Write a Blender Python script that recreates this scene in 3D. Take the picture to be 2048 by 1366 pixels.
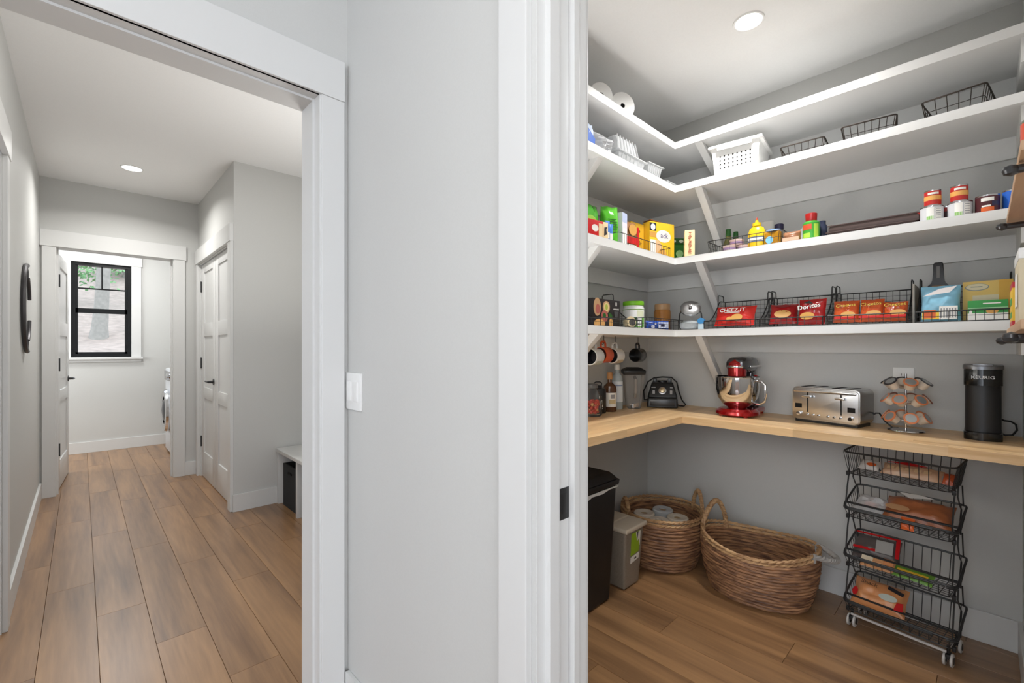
import bpy, bmesh, math, random
from mathutils import Vector, Matrix, noise
random.seed(7)
S = bpy.context.scene
for o in list(bpy.data.objects): bpy.data.objects.remove(o)
C = S.collection
PI = math.pi
R = math.radians

# ---------------------------------------------------------------- camera, world, light, exposure
cam_d = bpy.data.cameras.new('camera'); cam = bpy.data.objects.new('camera', cam_d); C.objects.link(cam)
cam_d.sensor_fit = 'HORIZONTAL'; cam_d.sensor_width = 36.0
cam_d.lens = 36.0 * 901.0 / 2048.0
cam_d.shift_y = 12.0 / 2048.0
cam_d.clip_start = 0.02
cam.location = (0, 0, 1.25); cam.rotation_euler = (R(90), 0, R(-43.733))
S.camera = cam

S.view_settings.view_transform = 'Standard'; S.view_settings.look = 'None'
S.view_settings.gamma = 1.0; S.view_settings.use_curve_mapping = False
S.view_settings.exposure = 0.0

W = bpy.data.worlds.new('sky'); S.world = W; W.use_nodes = True
nt = W.node_tree; bg = nt.nodes['Background']
bg.inputs[0].default_value = (0.80, 0.88, 1.0, 1); bg.inputs[1].default_value = 3.8

def area(name, loc, rot, sx, sy, power, col=(1, 1, 1), shape='RECTANGLE', spread=180):
    l = bpy.data.lights.new(name, 'AREA'); l.shape = shape; l.size = sx
    if shape in ('RECTANGLE', 'ELLIPSE'): l.size_y = sy
    l.energy = power; l.color = col; l.spread = R(spread)
    o = bpy.data.objects.new(name, l); C.objects.link(o); o.location = loc; o.rotation_euler = [R(a) for a in rot]
    return o
# added fill for kitchen daylight, at assumed unseen west and south windows
area('daylight_fill_west', (-3.6, -0.9, 1.5), (0, -90, 0), 2.2, 3.4, 16, (0.99, 0.995, 1.0))
area('daylight_fill_south', (-1.2, -3.6, 1.5), (90, 0, 0), 3.4, 2.2, 16, (0.99, 0.995, 1.0))
# added fill lamp in the laundry room, before its windowless west wall
area('laundry_side_fill', (-1.35, 6.5, 1.6), (0, -90, 0), 1.2, 1.3, 40, (0.95, 0.98, 1.0))
# added fill lamps brightening the ceilings and pantry, all standing out of view
area('ceiling_fill_kitchen', (-1.0, -0.9, 1.7), (180, 0, 0), 0.5, 0.5, 24, (1, 0.985, 0.965))
area('ceiling_fill_mudroom', (1.2, 2.5, 1.3), (180, 0, 0), 0.4, 0.4, 12.5, (1, 0.985, 0.965))
area('ceiling_fill_pantry', (0.98, 1.0, 1.1), (180, -12, 0), 0.25, 0.25, 11, (1, 0.985, 0.965))
area('pantry_door_fill', (-0.40, -0.25, 1.85), (84, 0, -84), 0.5, 0.5, 3.8, (1, 0.99, 0.97), spread=120)  # added fill aimed through the pantry doorway
DL = dict(hall=13.5, mud=8, pantry=14, kitchen=6, laundry=18)

# ---------------------------------------------------------------- materials
def lin(c): return c / 12.92 if c <= 0.04045 else ((c + 0.055) / 1.055) ** 2.4
def rgb(h):
    h = h.lstrip('#'); return tuple(lin(int(h[i:i+2], 16) / 255) for i in (0, 2, 4))
MATS = {}
def mat(name, col, rough=0.5, metal=0.0, coat=0.0, bump=0.0, bscale=60, var=0.0, spec=0.5):
    if name in MATS: return MATS[name]
    m = bpy.data.materials.new(name); m.use_nodes = True; n = m.node_tree; b = n.nodes['Principled BSDF']
    c = rgb(col) if isinstance(col, str) else col
    b.inputs['Base Color'].default_value = (*c, 1); b.inputs['Roughness'].default_value = rough
    b.inputs['Metallic'].default_value = metal; b.inputs['Coat Weight'].default_value = coat
    b.inputs['Specular IOR Level'].default_value = spec
    tc = n.nodes.new('ShaderNodeTexCoord'); nz = n.nodes.new('ShaderNodeTexNoise')
    nz.inputs['Scale'].default_value = bscale; nz.inputs['Detail'].default_value = 3
    n.links.new(tc.outputs['Object'], nz.inputs['Vector'])
    mx = n.nodes.new('ShaderNodeMix'); mx.data_type = 'RGBA'
    v = var if var else 0.03
    mx.inputs['A'].default_value = (*[x * (1 - v) for x in c], 1); mx.inputs['B'].default_value = (*[min(1, x * (1 + v)) for x in c], 1)
    n.links.new(nz.outputs['Fac'], mx.inputs['Factor']); n.links.new(mx.outputs['Result'], b.inputs['Base Color'])
    if bump:
        bp = n.nodes.new('ShaderNodeBump'); bp.inputs['Strength'].default_value = bump; bp.inputs['Distance'].default_value = 0.004
        n.links.new(nz.outputs['Fac'], bp.inputs['Height']); n.links.new(bp.outputs['Normal'], b.inputs['Normal'])
    MATS[name] = m; return m
def glassy(name, tint=(1, 1, 1), gloss=0.18, rough=0.04, body=0.0, bodycol=(0.8, 0.8, 0.8)):
    """thin clear glass / film: mostly transparent, with a glossy and an optional milky share"""
    m = bpy.data.materials.new(name); m.use_nodes = True; n = m.node_tree
    for x in list(n.nodes): n.nodes.remove(x)
    out = n.nodes.new('ShaderNodeOutputMaterial'); tr = n.nodes.new('ShaderNodeBsdfTransparent'); gl = n.nodes.new('ShaderNodeBsdfGlossy')
    tr.inputs[0].default_value = (*tint, 1); gl.inputs['Roughness'].default_value = rough
    fr = n.nodes.new('ShaderNodeLayerWeight'); fr.inputs['Blend'].default_value = gloss
    mx = n.nodes.new('ShaderNodeMixShader'); n.links.new(fr.outputs['Fresnel'], mx.inputs[0])
    n.links.new(tr.outputs[0], mx.inputs[1]); n.links.new(gl.outputs[0], mx.inputs[2]); last = mx
    if body:
        df = n.nodes.new('ShaderNodeBsdfDiffuse'); df.inputs[0].default_value = (*bodycol, 1)
        m2 = n.nodes.new('ShaderNodeMixShader'); m2.inputs[0].default_value = body
        n.links.new(mx.outputs[0], m2.inputs[1]); n.links.new(df.outputs[0], m2.inputs[2]); last = m2
    n.links.new(last.outputs[0], out.inputs[0]); MATS[name] = m; return m
def emis(name, col, st):
    m = bpy.data.materials.new(name); m.use_nodes = True; b = m.node_tree.nodes['Principled BSDF']
    b.inputs['Base Color'].default_value = (*col, 1); b.inputs['Emission Color'].default_value = (*col, 1); b.inputs['Emission Strength'].default_value = st
    return m
def wood(name, c1, c2, axis='Y', scale=9.0, stretch=0.06, rough=0.4, seamvar=0.25, bump=0.08, coat=0.0):
    """plank wood: long streaks, per-piece tone from Object Info"""
    m = bpy.data.materials.new(name); m.use_nodes = True; n = m.node_tree; b = n.nodes['Principled BSDF']
    b.inputs['Coat Weight'].default_value = coat; b.inputs['Coat Roughness'].default_value = 0.28
    tc = n.nodes.new('ShaderNodeTexCoord'); oi = n.nodes.new('ShaderNodeObjectInfo'); mp = n.nodes.new('ShaderNodeMapping')
    sc = [scale] * 3; sc['XYZ'.index(axis)] = scale * stretch; mp.inputs['Scale'].default_value = sc
    sm = n.nodes.new('ShaderNodeVectorMath'); sm.operation = 'SCALE'; cb = n.nodes.new('ShaderNodeCombineXYZ')
    for i in range(3): n.links.new(oi.outputs['Random'], cb.inputs[i])
    n.links.new(cb.outputs[0], sm.inputs[0]); sm.inputs['Scale'].default_value = 37.0
    ad = n.nodes.new('ShaderNodeVectorMath'); n.links.new(tc.outputs['Object'], ad.inputs[0]); n.links.new(sm.outputs[0], ad.inputs[1])
    n.links.new(ad.outputs[0], mp.inputs[0])
    nz = n.nodes.new('ShaderNodeTexNoise'); nz.inputs['Scale'].default_value = 1.6; nz.inputs['Detail'].default_value = 7; nz.inputs['Distortion'].default_value = 0.6
    n.links.new(mp.outputs[0], nz.inputs['Vector'])
    nf = n.nodes.new('ShaderNodeTexNoise'); nf.inputs['Scale'].default_value = 9; nf.inputs['Detail'].default_value = 4
    n.links.new(mp.outputs[0], nf.inputs['Vector'])
    mth = n.nodes.new('ShaderNodeMath'); mth.operation = 'MULTIPLY_ADD'; mth.inputs[1].default_value = 0.35
    n.links.new(nf.outputs['Fac'], mth.inputs[0]); n.links.new(nz.outputs['Fac'], mth.inputs[2])
    rp = n.nodes.new('ShaderNodeValToRGB'); rp.color_ramp.elements[0].position = 0.42; rp.color_ramp.elements[1].position = 0.92
    rp.color_ramp.elements[0].color = (*rgb(c1), 1); rp.color_ramp.elements[1].color = (*rgb(c2), 1)
    n.links.new(mth.outputs[0], rp.inputs[0])
    hs = n.nodes.new('ShaderNodeHueSaturation'); mr = n.nodes.new('ShaderNodeMapRange')
    mr.inputs['To Min'].default_value = 1 - seamvar; mr.inputs['To Max'].default_value = 1 + seamvar
    n.links.new(oi.outputs['Random'], mr.inputs['Value']); n.links.new(mr.outputs[0], hs.inputs['Value'])
    n.links.new(rp.outputs[0], hs.inputs['Color']); n.links.new(hs.outputs[0], b.inputs['Base Color'])
    b.inputs['Roughness'].default_value = rough
    bp = n.nodes.new('ShaderNodeBump'); bp.inputs['Strength'].default_value = bump; bp.inputs['Distance'].default_value = 0.002
    n.links.new(mth.outputs[0], bp.inputs['Height']); n.links.new(bp.outputs[0], b.inputs['Normal'])
    MATS[name] = m; return m

wall_m = mat('grey wall paint', '#c8c8c5', 0.55, bump=0.04, bscale=220, spec=0.4)
trim_m = mat('white trim paint', '#d6d6d4', 0.35, var=0.004)
ceil_m = mat('white ceiling paint', '#efefee', 0.8, bump=0.03, bscale=150)
shelf_m = mat('white shelf paint', '#e2e2e1', 0.38, var=0.004)
cleat_m = mat('pale grey cleat paint', '#dadad8', 0.5)
blk = mat('matte black metal', '#1d1d1e', 0.42)
bronze = mat('dark bronze wire', '#3a322c', 0.4, metal=0.6)
wire_m = mat('dark grey wire', '#3b3b3c', 0.42, metal=0.4)
steel = mat('brushed steel', '#b9b9ba', 0.24, metal=1.0)
chrome = mat('polished chrome', '#d8d8da', 0.06, metal=1.0)
white = mat('white plastic', '#e8e8e6', 0.35)
floor_w = wood('oak vinyl planks', '#6b4d34', '#a88058', 'Y', 7.0, 0.07, 0.36, 0.05, 0.05, 0.35)
stave_x = wood('maple butcher block x', '#cfa470', '#f0cfa0', 'X', 14, 0.06, 0.35, 0.1, 0.03)
stave_y = wood('maple butcher block y', '#cfa470', '#f0cfa0', 'Y', 14, 0.06, 0.35, 0.1, 0.03)
clear = glassy('clear plastic', (0.97, 0.98, 0.98), 0.20, 0.08, 0.34, (0.93, 0.94, 0.95))
film = glassy('crinkled clear film', (0.95, 0.96, 0.97), 0.25, 0.15, 0.42, (0.93, 0.94, 0.96))
glass = glassy('clear glass', (0.98, 0.99, 0.99), 0.12, 0.02, 0.04)
pane_m = glassy('window glass', (0.94, 0.97, 1.0), 0.04, 0.01)
winblk = mat('black window enamel', '#0b0c0e', 0.35, spec=0.3)

# ---------------------------------------------------------------- mesh helpers
class MB:
    def __init__(s): s.b = bmesh.new()
    def _fin(s, vs, m, bev=0, seg=2):
        fs = {f for v in vs for f in v.link_faces}
        for f in fs: f.material_index = m
        if bev:
            es = list({e for v in vs for e in v.link_edges})
            r = bmesh.ops.bevel(s.b, geom=es, offset=bev, segments=seg, affect='EDGES', profile=0.6)
            for f in r['faces']: f.material_index = m
    def box(s, x0, x1, y0, y1, z0, z1, m=0, bev=0, seg=2, M=None):
        vs = [s.b.verts.new((x, y, z)) for z in (z0, z1) for y in (y0, y1) for x in (x0, x1)]
        if M: 
            for v in vs: v.co = M @ v.co
        for q in ((0, 2, 3, 1), (4, 5, 7, 6), (0, 1, 5, 4), (2, 6, 7, 3), (0, 4, 6, 2), (1, 3, 7, 5)): s.b.faces.new([vs[i] for i in q])
        s._fin(vs, m, bev, seg); return s
    def taper(s, bot, top, z0, z1, m=0, bev=0, seg=2):
        """bot/top = (x0,x1,y0,y1)"""
        vs = [s.b.verts.new((x, y, z)) for (r, z) in ((bot, z0), (top, z1)) for y in r[2:] for x in r[:2]]
        for q in ((0, 2, 3, 1), (4, 5, 7, 6), (0, 1, 5, 4), (2, 6, 7, 3), (0, 4, 6, 2), (1, 3, 7, 5)): s.b.faces.new([vs[i] for i in q])
        s._fin(vs, m, bev, seg); return s
    def lathe(s, prof, m=0, seg=28, c=(0, 0), a0=0, a1=360, sx=1, sy=1, M=None, cap=True):
        full = abs(a1 - a0 - 360) < 1e-6; k = seg if full else seg + 1; rings = []; allv = []
        for r, z in prof:
            if r < 1e-5: v = s.b.verts.new((c[0], c[1], z)); rings.append([v]); allv.append(v); continue
            ring = []
            for i in range(k):
                a = R(a0 + (a1 - a0) * i / seg); v = s.b.verts.new((c[0] + r * sx * math.cos(a), c[1] + r * sy * math.sin(a), z)); ring.append(v)
            rings.append(ring); allv += ring
        for p, q in zip(rings, rings[1:]):
            for i in range(seg):
                j = (i + 1) % k
                if len(p) == 1 and len(q) == 1: continue
                if len(p) == 1: f = [p[0], q[j], q[i]][::-1]
                elif len(q) == 1: f = [p[i], p[j], q[0]]
                else: f = [p[i], p[j], q[j], q[i]]
                try: s.b.faces.new(f)
                except ValueError: pass
        if cap and full:
            if len(rings[0]) > 1 : s.b.faces.new(rings[0][::-1])
            if len(rings[-1]) > 1 : s.b.faces.new(rings[-1])
        if M:
            for v in allv: v.co = M @ v.co
        s._fin(allv, m); return s
    def cyl(s, x, y, z0, z1, r, m=0, seg=24, r2=None, bev=0):
        r2 = r if r2 is None else r2; e = bev
        p = [(r, z0), (r2, z1)] if not e else [(r - e, z0), (r, z0 + e), (r2, z1 - e), (r2 - e, z1)]
        return s.lathe(p, m, seg, (x, y))
    def tube(s, pts, r, m=0, seg=6, closed=False, cap=True):
        P = [Vector(p) for p in pts]; n = len(P); rings = []; up = None; allv = []
        for i, p in enumerate(P):
            a = P[i - 1] if (i or closed) else p; b = P[(i + 1) % n] if (i < n - 1 or closed) else p
            t = (b - a).normalized()
            if up is None: up = Vector((0, 0, 1)) if abs(t.z) < 0.9 else Vector((1, 0, 0))
            u = t.cross(up)
            if u.length < 1e-4: u = t.cross(Vector((0.3, 1, 0.2)))
            u.normalize(); up = u.cross(t).normalized(); rr = r[i] if isinstance(r, (list, tuple)) else r
            ring = [s.b.verts.new(p + u * rr * math.cos(2 * PI * k / seg) + up * rr * math.sin(2 * PI * k / seg)) for k in range(seg)]
            rings.append(ring); allv += ring
        for i in range(n if closed else n - 1):
            p, q = rings[i], rings[(i + 1) % n]
            for k in range(seg): s.b.faces.new([p[k], q[k], q[(k + 1) % seg], p[(k + 1) % seg]])
        if cap and not closed: s.b.faces.new(rings[0]); s.b.faces.new(rings[-1][::-1])
        s._fin(allv, m); return s
    def prism(s, pts, lo, hi, plane='XZ', m=0, bev=0):
        """polygon in plane XZ / XY / YZ extruded along the third axis"""
        def co(p, h): return {'XZ': (p[0], h, p[1]), 'XY': (p[0], p[1], h), 'YZ': (h, p[0], p[1])}[plane]
        A = [s.b.verts.new(co(p, lo)) for p in pts]; B = [s.b.verts.new(co(p, hi)) for p in pts]; n = len(pts)
        s.b.faces.new(A); s.b.faces.new(B[::-1])
        for i in range(n): s.b.faces.new([A[i], B[i], B[(i + 1) % n], A[(i + 1) % n]])
        s._fin(A + B, m, bev); return s
    def disc(s, cx, cz, rx, rz, y0, y1, m=0, seg=20, rot=0):
        c, q = math.cos(R(rot)), math.sin(R(rot)); P = []
        for i in range(seg):
            a = 2 * PI * i / seg; x, z = rx * math.cos(a), rz * math.sin(a); P.append((cx + x * c - z * q, cz + x * q + z * c))
        return s.prism(P, y0, y1, 'XZ', m)
    def pillow(s, w, h, d, m=0, nx=18, nz=16, seal=0.06, seed=0, crk=0.25, M=None, flare=0.0):
        """heat-sealed bag, width X, height Z 0..h, bulge along Y"""
        g = {}; allv = []
        for side in (-1, 1):
            for i in range(nx + 1):
                for j in range(nz + 1):
                    if side == 1 and (i in (0, nx) or j in (0, nz)): g[(1, i, j)] = g[(-1, i, j)]; continue
                    u = 2 * i / nx - 1; v = 2 * j / nz - 1; e = 1 - seal * 2
                    fu = max(0, 1 - abs(u) ** 3.0); fv = max(0, 1 - (min(1, abs(v) / (1 - seal))) ** 2.6)
                    t = 0.5 * d * (fu ** 0.6) * (fv ** 0.75)
                    nn = noise.noise(Vector((u * 2.2 + seed, v * 2.2, side * 3 + seed * 1.7))) + 0.5 * noise.noise(Vector((u * 6 + seed, v * 6, side)))
                    t *= 1 + crk * nn
                    x = u * w / 2 * (1 - 0.05 * (1 - abs(v)) * 1.0 + flare * abs(v)); z = (v + 1) / 2 * h
                    yo = 0.012 * h * 8 * crk * noise.noise(Vector((u * 3 + seed * 2, v * 1.5, 9)))* (0.4 + abs(v))
                    vtx = s.b.verts.new((x, side * t + yo, z + 0.02 * h * noise.noise(Vector((u * 2, seed, v))) * abs(v)))
                    g[(side, i, j)] = vtx; allv.append(vtx)
            for i in range(nx):
                for j in range(nz):
                    q = [g[(side, i, j)], g[(side, i + 1, j)], g[(side, i + 1, j + 1)], g[(side, i, j + 1)]]
                    if side == 1: q = q[::-1]
                    s.b.faces.new(q)
        if M:
            for v in allv: v.co = M @ v.co
        s._fin(allv, m); return s
    def build(s, name, mats, parent=None, loc=(0, 0, 0), rotz=0, ang=35, kind=None, smooth=True, label=None, rot=None):
        me = bpy.data.meshes.new(name); bmesh.ops.recalc_face_normals(s.b, faces=s.b.faces[:]); s.b.to_mesh(me); s.b.free()
        if not isinstance(mats, (list, tuple)): mats = [mats]
        for m in mats: me.materials.append(m)
        if smooth:
            me.polygons.foreach_set('use_smooth', [True] * len(me.polygons)); me.set_sharp_from_angle(angle=R(ang))
        o = bpy.data.objects.new(name, me); C.objects.link(o); o.location = loc; o.rotation_euler = rot if rot else (0, 0, R(rotz))
        if parent: o.parent = parent
        if kind: o['kind'] = kind
        if label: o['label'] = label
        return o
def tag(o, label, cat, group=None):
    o['label'] = label; o['category'] = cat
    if group: o['group'] = group
    return o
def thing(name, label, cat, loc=(0, 0, 0), rotz=0, group=None, rot=None):
    o = bpy.data.objects.new(name, None); o.empty_display_size = 0.05; C.objects.link(o)
    o.location = loc; o.rotation_euler = rot if rot else (0, 0, R(rotz)); return tag(o, label, cat, group)
def struct(name, mb, m, parent=None, **k): return mb.build(name, m, parent, kind=None if parent else 'structure', smooth=k.pop('smooth', False), **k)
TXT = {}
def text(s, size, loc, m, parent, rotz=0, name='lettering', sx=1.0, rx=90, off=0.0, rot=None, tilt=0):
    key = (s, off)
    if key not in TXT:
        cu = bpy.data.curves.new('lettering', 'FONT'); cu.body = s; cu.size = 1; cu.align_x = 'CENTER'; cu.align_y = 'CENTER'
        cu.extrude = 0.01; cu.offset = off; cu.resolution_u = 2
        t = bpy.data.objects.new('tmp', cu); C.objects.link(t); bpy.context.view_layer.update()
        TXT[key] = bpy.data.meshes.new_from_object(t.evaluated_get(bpy.context.evaluated_depsgraph_get())); bpy.data.objects.remove(t)
    me = TXT[key].copy(); me.materials.clear(); me.materials.append(m)
    o = bpy.data.objects.new(name, me); C.objects.link(o); o.location = loc; o.scale = (size * sx, size, size * 0.05)
    o.rotation_euler = rot if rot else Matrix.Rotation(R(rotz), 3, 'Z').__matmul__(Matrix.Rotation(R(rx), 3, 'X')).__matmul__(Matrix.Rotation(R(tilt), 3, 'Z')).to_euler()
    o.parent = parent; return o
def dup(root, loc, rotz=None, label=None):
    r = root.copy(); C.objects.link(r); r.location = loc
    if rotz is not None: r.rotation_euler = (0, 0, R(rotz))
    if label: r['label'] = label
    for ch in list(root.children):
        c = ch.copy(); C.objects.link(c); c.parent = r
        for g in ch.children: d = g.copy(); C.objects.link(d); d.parent = c
    return r
def arc(cx, cy, r, a0, a1, n=8): return [(cx + r * math.cos(R(a0 + (a1 - a0) * i / n)), cy + r * math.sin(R(a0 + (a1 - a0) * i / n))) for i in range(n + 1)]
def rrect(x0, x1, y0, y1, r, n=4):
    return arc(x1 - r, y0 + r, r, -90, 0, n) + arc(x1 - r, y1 - r, r, 0, 90, n) + arc(x0 + r, y1 - r, r, 90, 180, n) + arc(x0 + r, y0 + r, r, 180, 270, n)

# ================================================================ THE SETTING
CH = 2.67
# ---- floor: base slab plus single planks
fl = struct('floor', MB().box(-4.2, 3.2, -4.2, 8.2, -0.06, -0.009), mat('floor underlay', '#6d513a', 0.8))
PW, PL = 0.178, 1.22
pm = {}
def plank(x0, x1, y0, y1):
    w, l = round(x1 - x0, 3), round(y1 - y0, 3)
    if (w, l) not in pm:
        b = MB(); g = 0.0004; c = 0.0012
        b.taper((-w/2 + g, w/2 - g, -l/2 + g, l/2 - g), (-w/2 + g, w/2 - g, -l/2 + g, l/2 - g), -0.009, -0.002)
        b.taper((-w/2 + g, w/2 - g, -l/2 + g, l/2 - g), (-w/2 + c, w/2 - c, -l/2 + c, l/2 - c), -0.002, 0.0)
        o = b.build('plank', floor_w, fl, smooth=False); pm[(w, l)] = o.data
    else:
        o = bpy.data.objects.new('plank', pm[(w, l)]); C.objects.link(o); o.parent = fl
    o.location = ((x0 + x1) / 2, (y0 + y1) / 2, 0)
i = 0; x = -0.66
while x < 2.85:
    off = (i * 0.43) % PL; y = -0.32 - off; ymax = 7.5 if x < 1.35 else (4.1 if x < 1.75 else 1.72)
    while y < ymax:
        plank(x, x + PW, max(y, -0.32), min(y + PL, ymax)) if min(y + PL, ymax) - max(y, -0.32) > 0.08 else None
        y += PL
    x += PW; i += 1
struct('ceiling', MB().box(-4.2, 3.2, -4.2, 5.55, CH, CH + 0.08).box(-1.6, 2.2, 5.55, 7.6, CH, CH + 0.08), ceil_m)

def casing_hdr(b, x0, x1, y0, y1, z0, z1): b.box(x0, x1, y0, y1, z0, z1, bev=0.003)

# ---- wall with the cased opening to the hall (plane Y = 1.54 facing the camera)
b = MB(); b.box(-4.0, -0.33, 1.54, 1.665, 0, CH).box(0.59, 0.675, 1.54, 1.665, 0, CH).box(-0.33, 0.59, 1.54, 1.665, 2.11, CH)
struct('wall_opening', b, wall_m)
b = MB()
b.box(0.580, 0.6585, 1.524, 1.54, 0, 2.096, bev=0.002)          # right casing
b.box(-0.41, 0.6585, 1.520, 1.54, 2.096, 2.232, bev=0.002)       # head board
b.box(-0.41, -0.32, 1.524, 1.54, 0, 2.096, bev=0.002)
b.box(0.575, 0.59, 1.53, 1.675, 0, 2.110)                        # jamb
b.box(0.568, 0.575, 1.575, 1.675, 0, 2.096)                      # stop
b.box(-0.33, 0.575, 1.53, 1.675, 2.096, 2.110); b.box(-0.32, 0.568, 1.575, 1.675, 2.089, 2.096)
b.box(-0.33, -0.315, 1.53, 1.675, 0, 2.11)
b.box(0.58, 0.68, 1.665, 1.683, 0, 2.096).box(-0.25, 0.68, 1.665, 1.683, 2.11, 2.232)
struct('trim_1', b, trim_m)

# ---- centre wall (plane X = 0.675) that holds the pantry's pocket door
b = MB()
b.box(0.675, 0.7, 0.634, 1.54, 0, CH).box(0.79, 0.815, 0.634, 1.58, 0, CH).box(0.675, 0.815, 1.54, 1.60, 0, CH)
b.box(0.675, 0.815, -0.10, 0.634, 2.11, CH).box(0.675, 0.815, -4.0, -0.10, 0, CH)
struct('wall_centre', b, wall_m)
b = MB()
b.box(0.657, 0.675, 0.6455, 0.7310, 0, 2.096, bev=0.0025)        # west casing (towards the camera)
b.box(0.655, 0.675, -0.185, 0.7310, 2.096, 2.232, bev=0.0025)
b.box(0.657, 0.675, -0.185, -0.10, 0, 2.096, bev=0.0025)
b.box(0.676, 0.7, 0.632, 0.640, 0, 2.11)                         # jamb face, west half
b.box(0.700, 0.731, 0.618, 0.640, 0, 2.11, bev=0.001)            # stop, west half
b.box(0.771, 0.79, 0.611, 0.640, 0, 2.11, bev=0.001)             # stop, pantry half
b.box(0.79, 0.817, 0.6135, 0.640, 0, 2.11)
b.box(0.815, 0.833, 0.620, 0.705, 0, 2.096, bev=0.002)
b.box(0.678, 0.815, -0.10, -0.086, 0, 2.11); b.box(0.678, 0.815, -0.10, 0.618, 2.096, 2.112)
struct('trim_2', b, trim_m)
dr = thing('door_1', '', '', (0.751, 0.624, 0)); del dr['label']; del dr['category']; dr['kind'] = 'structure'
MB().box(-0.0175, 0.0175, 0, 0.72, 0.012, 2.085, bev=0.001).build('door_leaf', trim_m, dr)
b = MB(); b.box(-0.0165, 0.0165, -0.0015, 0.03, 0.880, 0.948, bev=0.0015)
b.box(-0.008, 0.008, -0.0025, 0.0, 0.893, 0.936, bev=0.0008).cyl(0, 0, 0, 0.0001, 0.0001)
b.build('edge_pull', blk, dr, label='black recessed edge pull')

# ---- pantry shell
XE, YN, YS, XW = 2.775, 1.571, -0.112, 0.815
struct('wall_pantry_east', MB().box(XE, XE + 0.12, YS - 0.1, YN + 0.1, 0, CH), wall_m)
struct('wall_pantry_north', MB().box(XW, XE, YN, YN + 0.10, 0, CH), wall_m)
struct('wall_pantry_south', MB().box(XW, XE, YS - 0.10, YS, 0, CH), wall_m)
def baseboard(name, *boxes):
    b = MB()
    for q in boxes: b.box(*q, 0, 0.13, bev=0.002)
    return struct(name, b, trim_m)
baseboard('baseboard_pantry_east', (XE - 0.015, XE, YS, YN))
baseboard('baseboard_pantry_north', (XW, XE - 0.015, YN - 0.015, YN))
baseboard('baseboard_pantry_south', (XW, XE - 0.015, YS, YS + 0.013))
baseboard('baseboard_centre', (0.66, 0.675, 0.7315, 1.5235))

# ---- hall
b = MB()
b.box(-0.37, -0.25, 1.665, 2.20, 0, CH).box(-0.37, -0.25, 2.965, 5.39, 0, CH).box(-0.37, -0.25, 2.20, 2.965, 2.10, CH)
struct('wall_left', b, wall_m)
b = MB(); b.box(-0.25, -0.232, 2.965, 3.055, 0, 2.096, bev=0.002).box(-0.25, -0.228, 2.10, 3.065, 2.096, 2.232, bev=0.002).box(-0.25, -0.232, 2.11, 2.20, 0, 2.096, bev=0.002)
b.box(-0.37, -0.25, 2.95, 2.965, 0, 2.1).box(-0.37, -0.25, 2.20, 2.215, 0, 2.1)
struct('trim_3', b, trim_m)
baseboard('baseboard_left', (-0.25, -0.235, 3.056, 5.372))
b = MB(); b.box(-0.37, -0.165, 5.39, 5.51, 0, CH).box(0.655, 1.4, 5.39, 5.51, 0, CH).box(-0.165, 0.655, 5.39, 5.51, 2.11, CH)
struct('wall_hall_end', b, wall_m)
b = MB(); b.box(-0.235, -0.155, 5.372, 5.39, 0, 2.096, bev=0.002).box(0.645, 0.733, 5.372, 5.39, 0, 2.096, bev=0.002)
b.box(-0.248, 0.742, 5.366, 5.39, 2.096, 2.232, bev=0.002)
b.box(-0.165, -0.150, 5.38, 5.52, 0, 2.11).box(0.640, 0.655, 5.38, 5.52, 0, 2.11).box(-0.15, 0.64, 5.38, 5.52, 2.096, 2.11)
b.box(-0.150, -0.138, 5.44, 5.475, 0, 2.096).box(0.628, 0.640, 5.44, 5.475, 0, 2.096)
b.box(-0.235, -0.155, 5.51, 5.528, 0, 2.096).box(0.645, 0.733, 5.51, 5.528, 0, 2.096).box(-0.24, 0.742, 5.51, 5.53, 2.096, 2.232)
struct('trim_4', b, trim_m)
baseboard('baseboard_hall_end', (0.733, 0.825, 5.375, 5.39))
# closet block
YC, XC = 3.94, 0.84
b = MB(); b.box(XC, 1.7, YC, YC + 0.10, 0, CH).box(XC, XC + 0.11, YC + 0.10, 5.39, 2.07, CH).box(XC, XC + 0.11, 5.29, 5.39, 0, 2.07)
b.box(XC, XC + 0.11, YC + 0.10, YC + 0.11, 0, 2.07)
struct('wall_closet', b, wall_m)
b = MB(); b.box(XC - 0.024, XC, YC + 0.004, YC + 0.092, 0, 2.06, bev=0.002).box(XC - 0.024, XC, 5.285, 5.366, 0, 2.06, bev=0.002)
b.box(XC - 0.030, XC, YC + 0.002, 5.366, 2.06, 2.196, bev=0.002)
b.box(XC, XC + 0.1, YC + 0.092, YC + 0.106, 0, 2.06).box(XC, XC + 0.1, 5.272, 5.286, 0, 2.06).box(XC, XC + 0.1, YC + 0.1, 5.28, 2.05, 2.064)
struct('trim_5', b, trim_m)
baseboard('baseboard_closet', (0.832, 1.142, YC - 0.015, YC))

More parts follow.
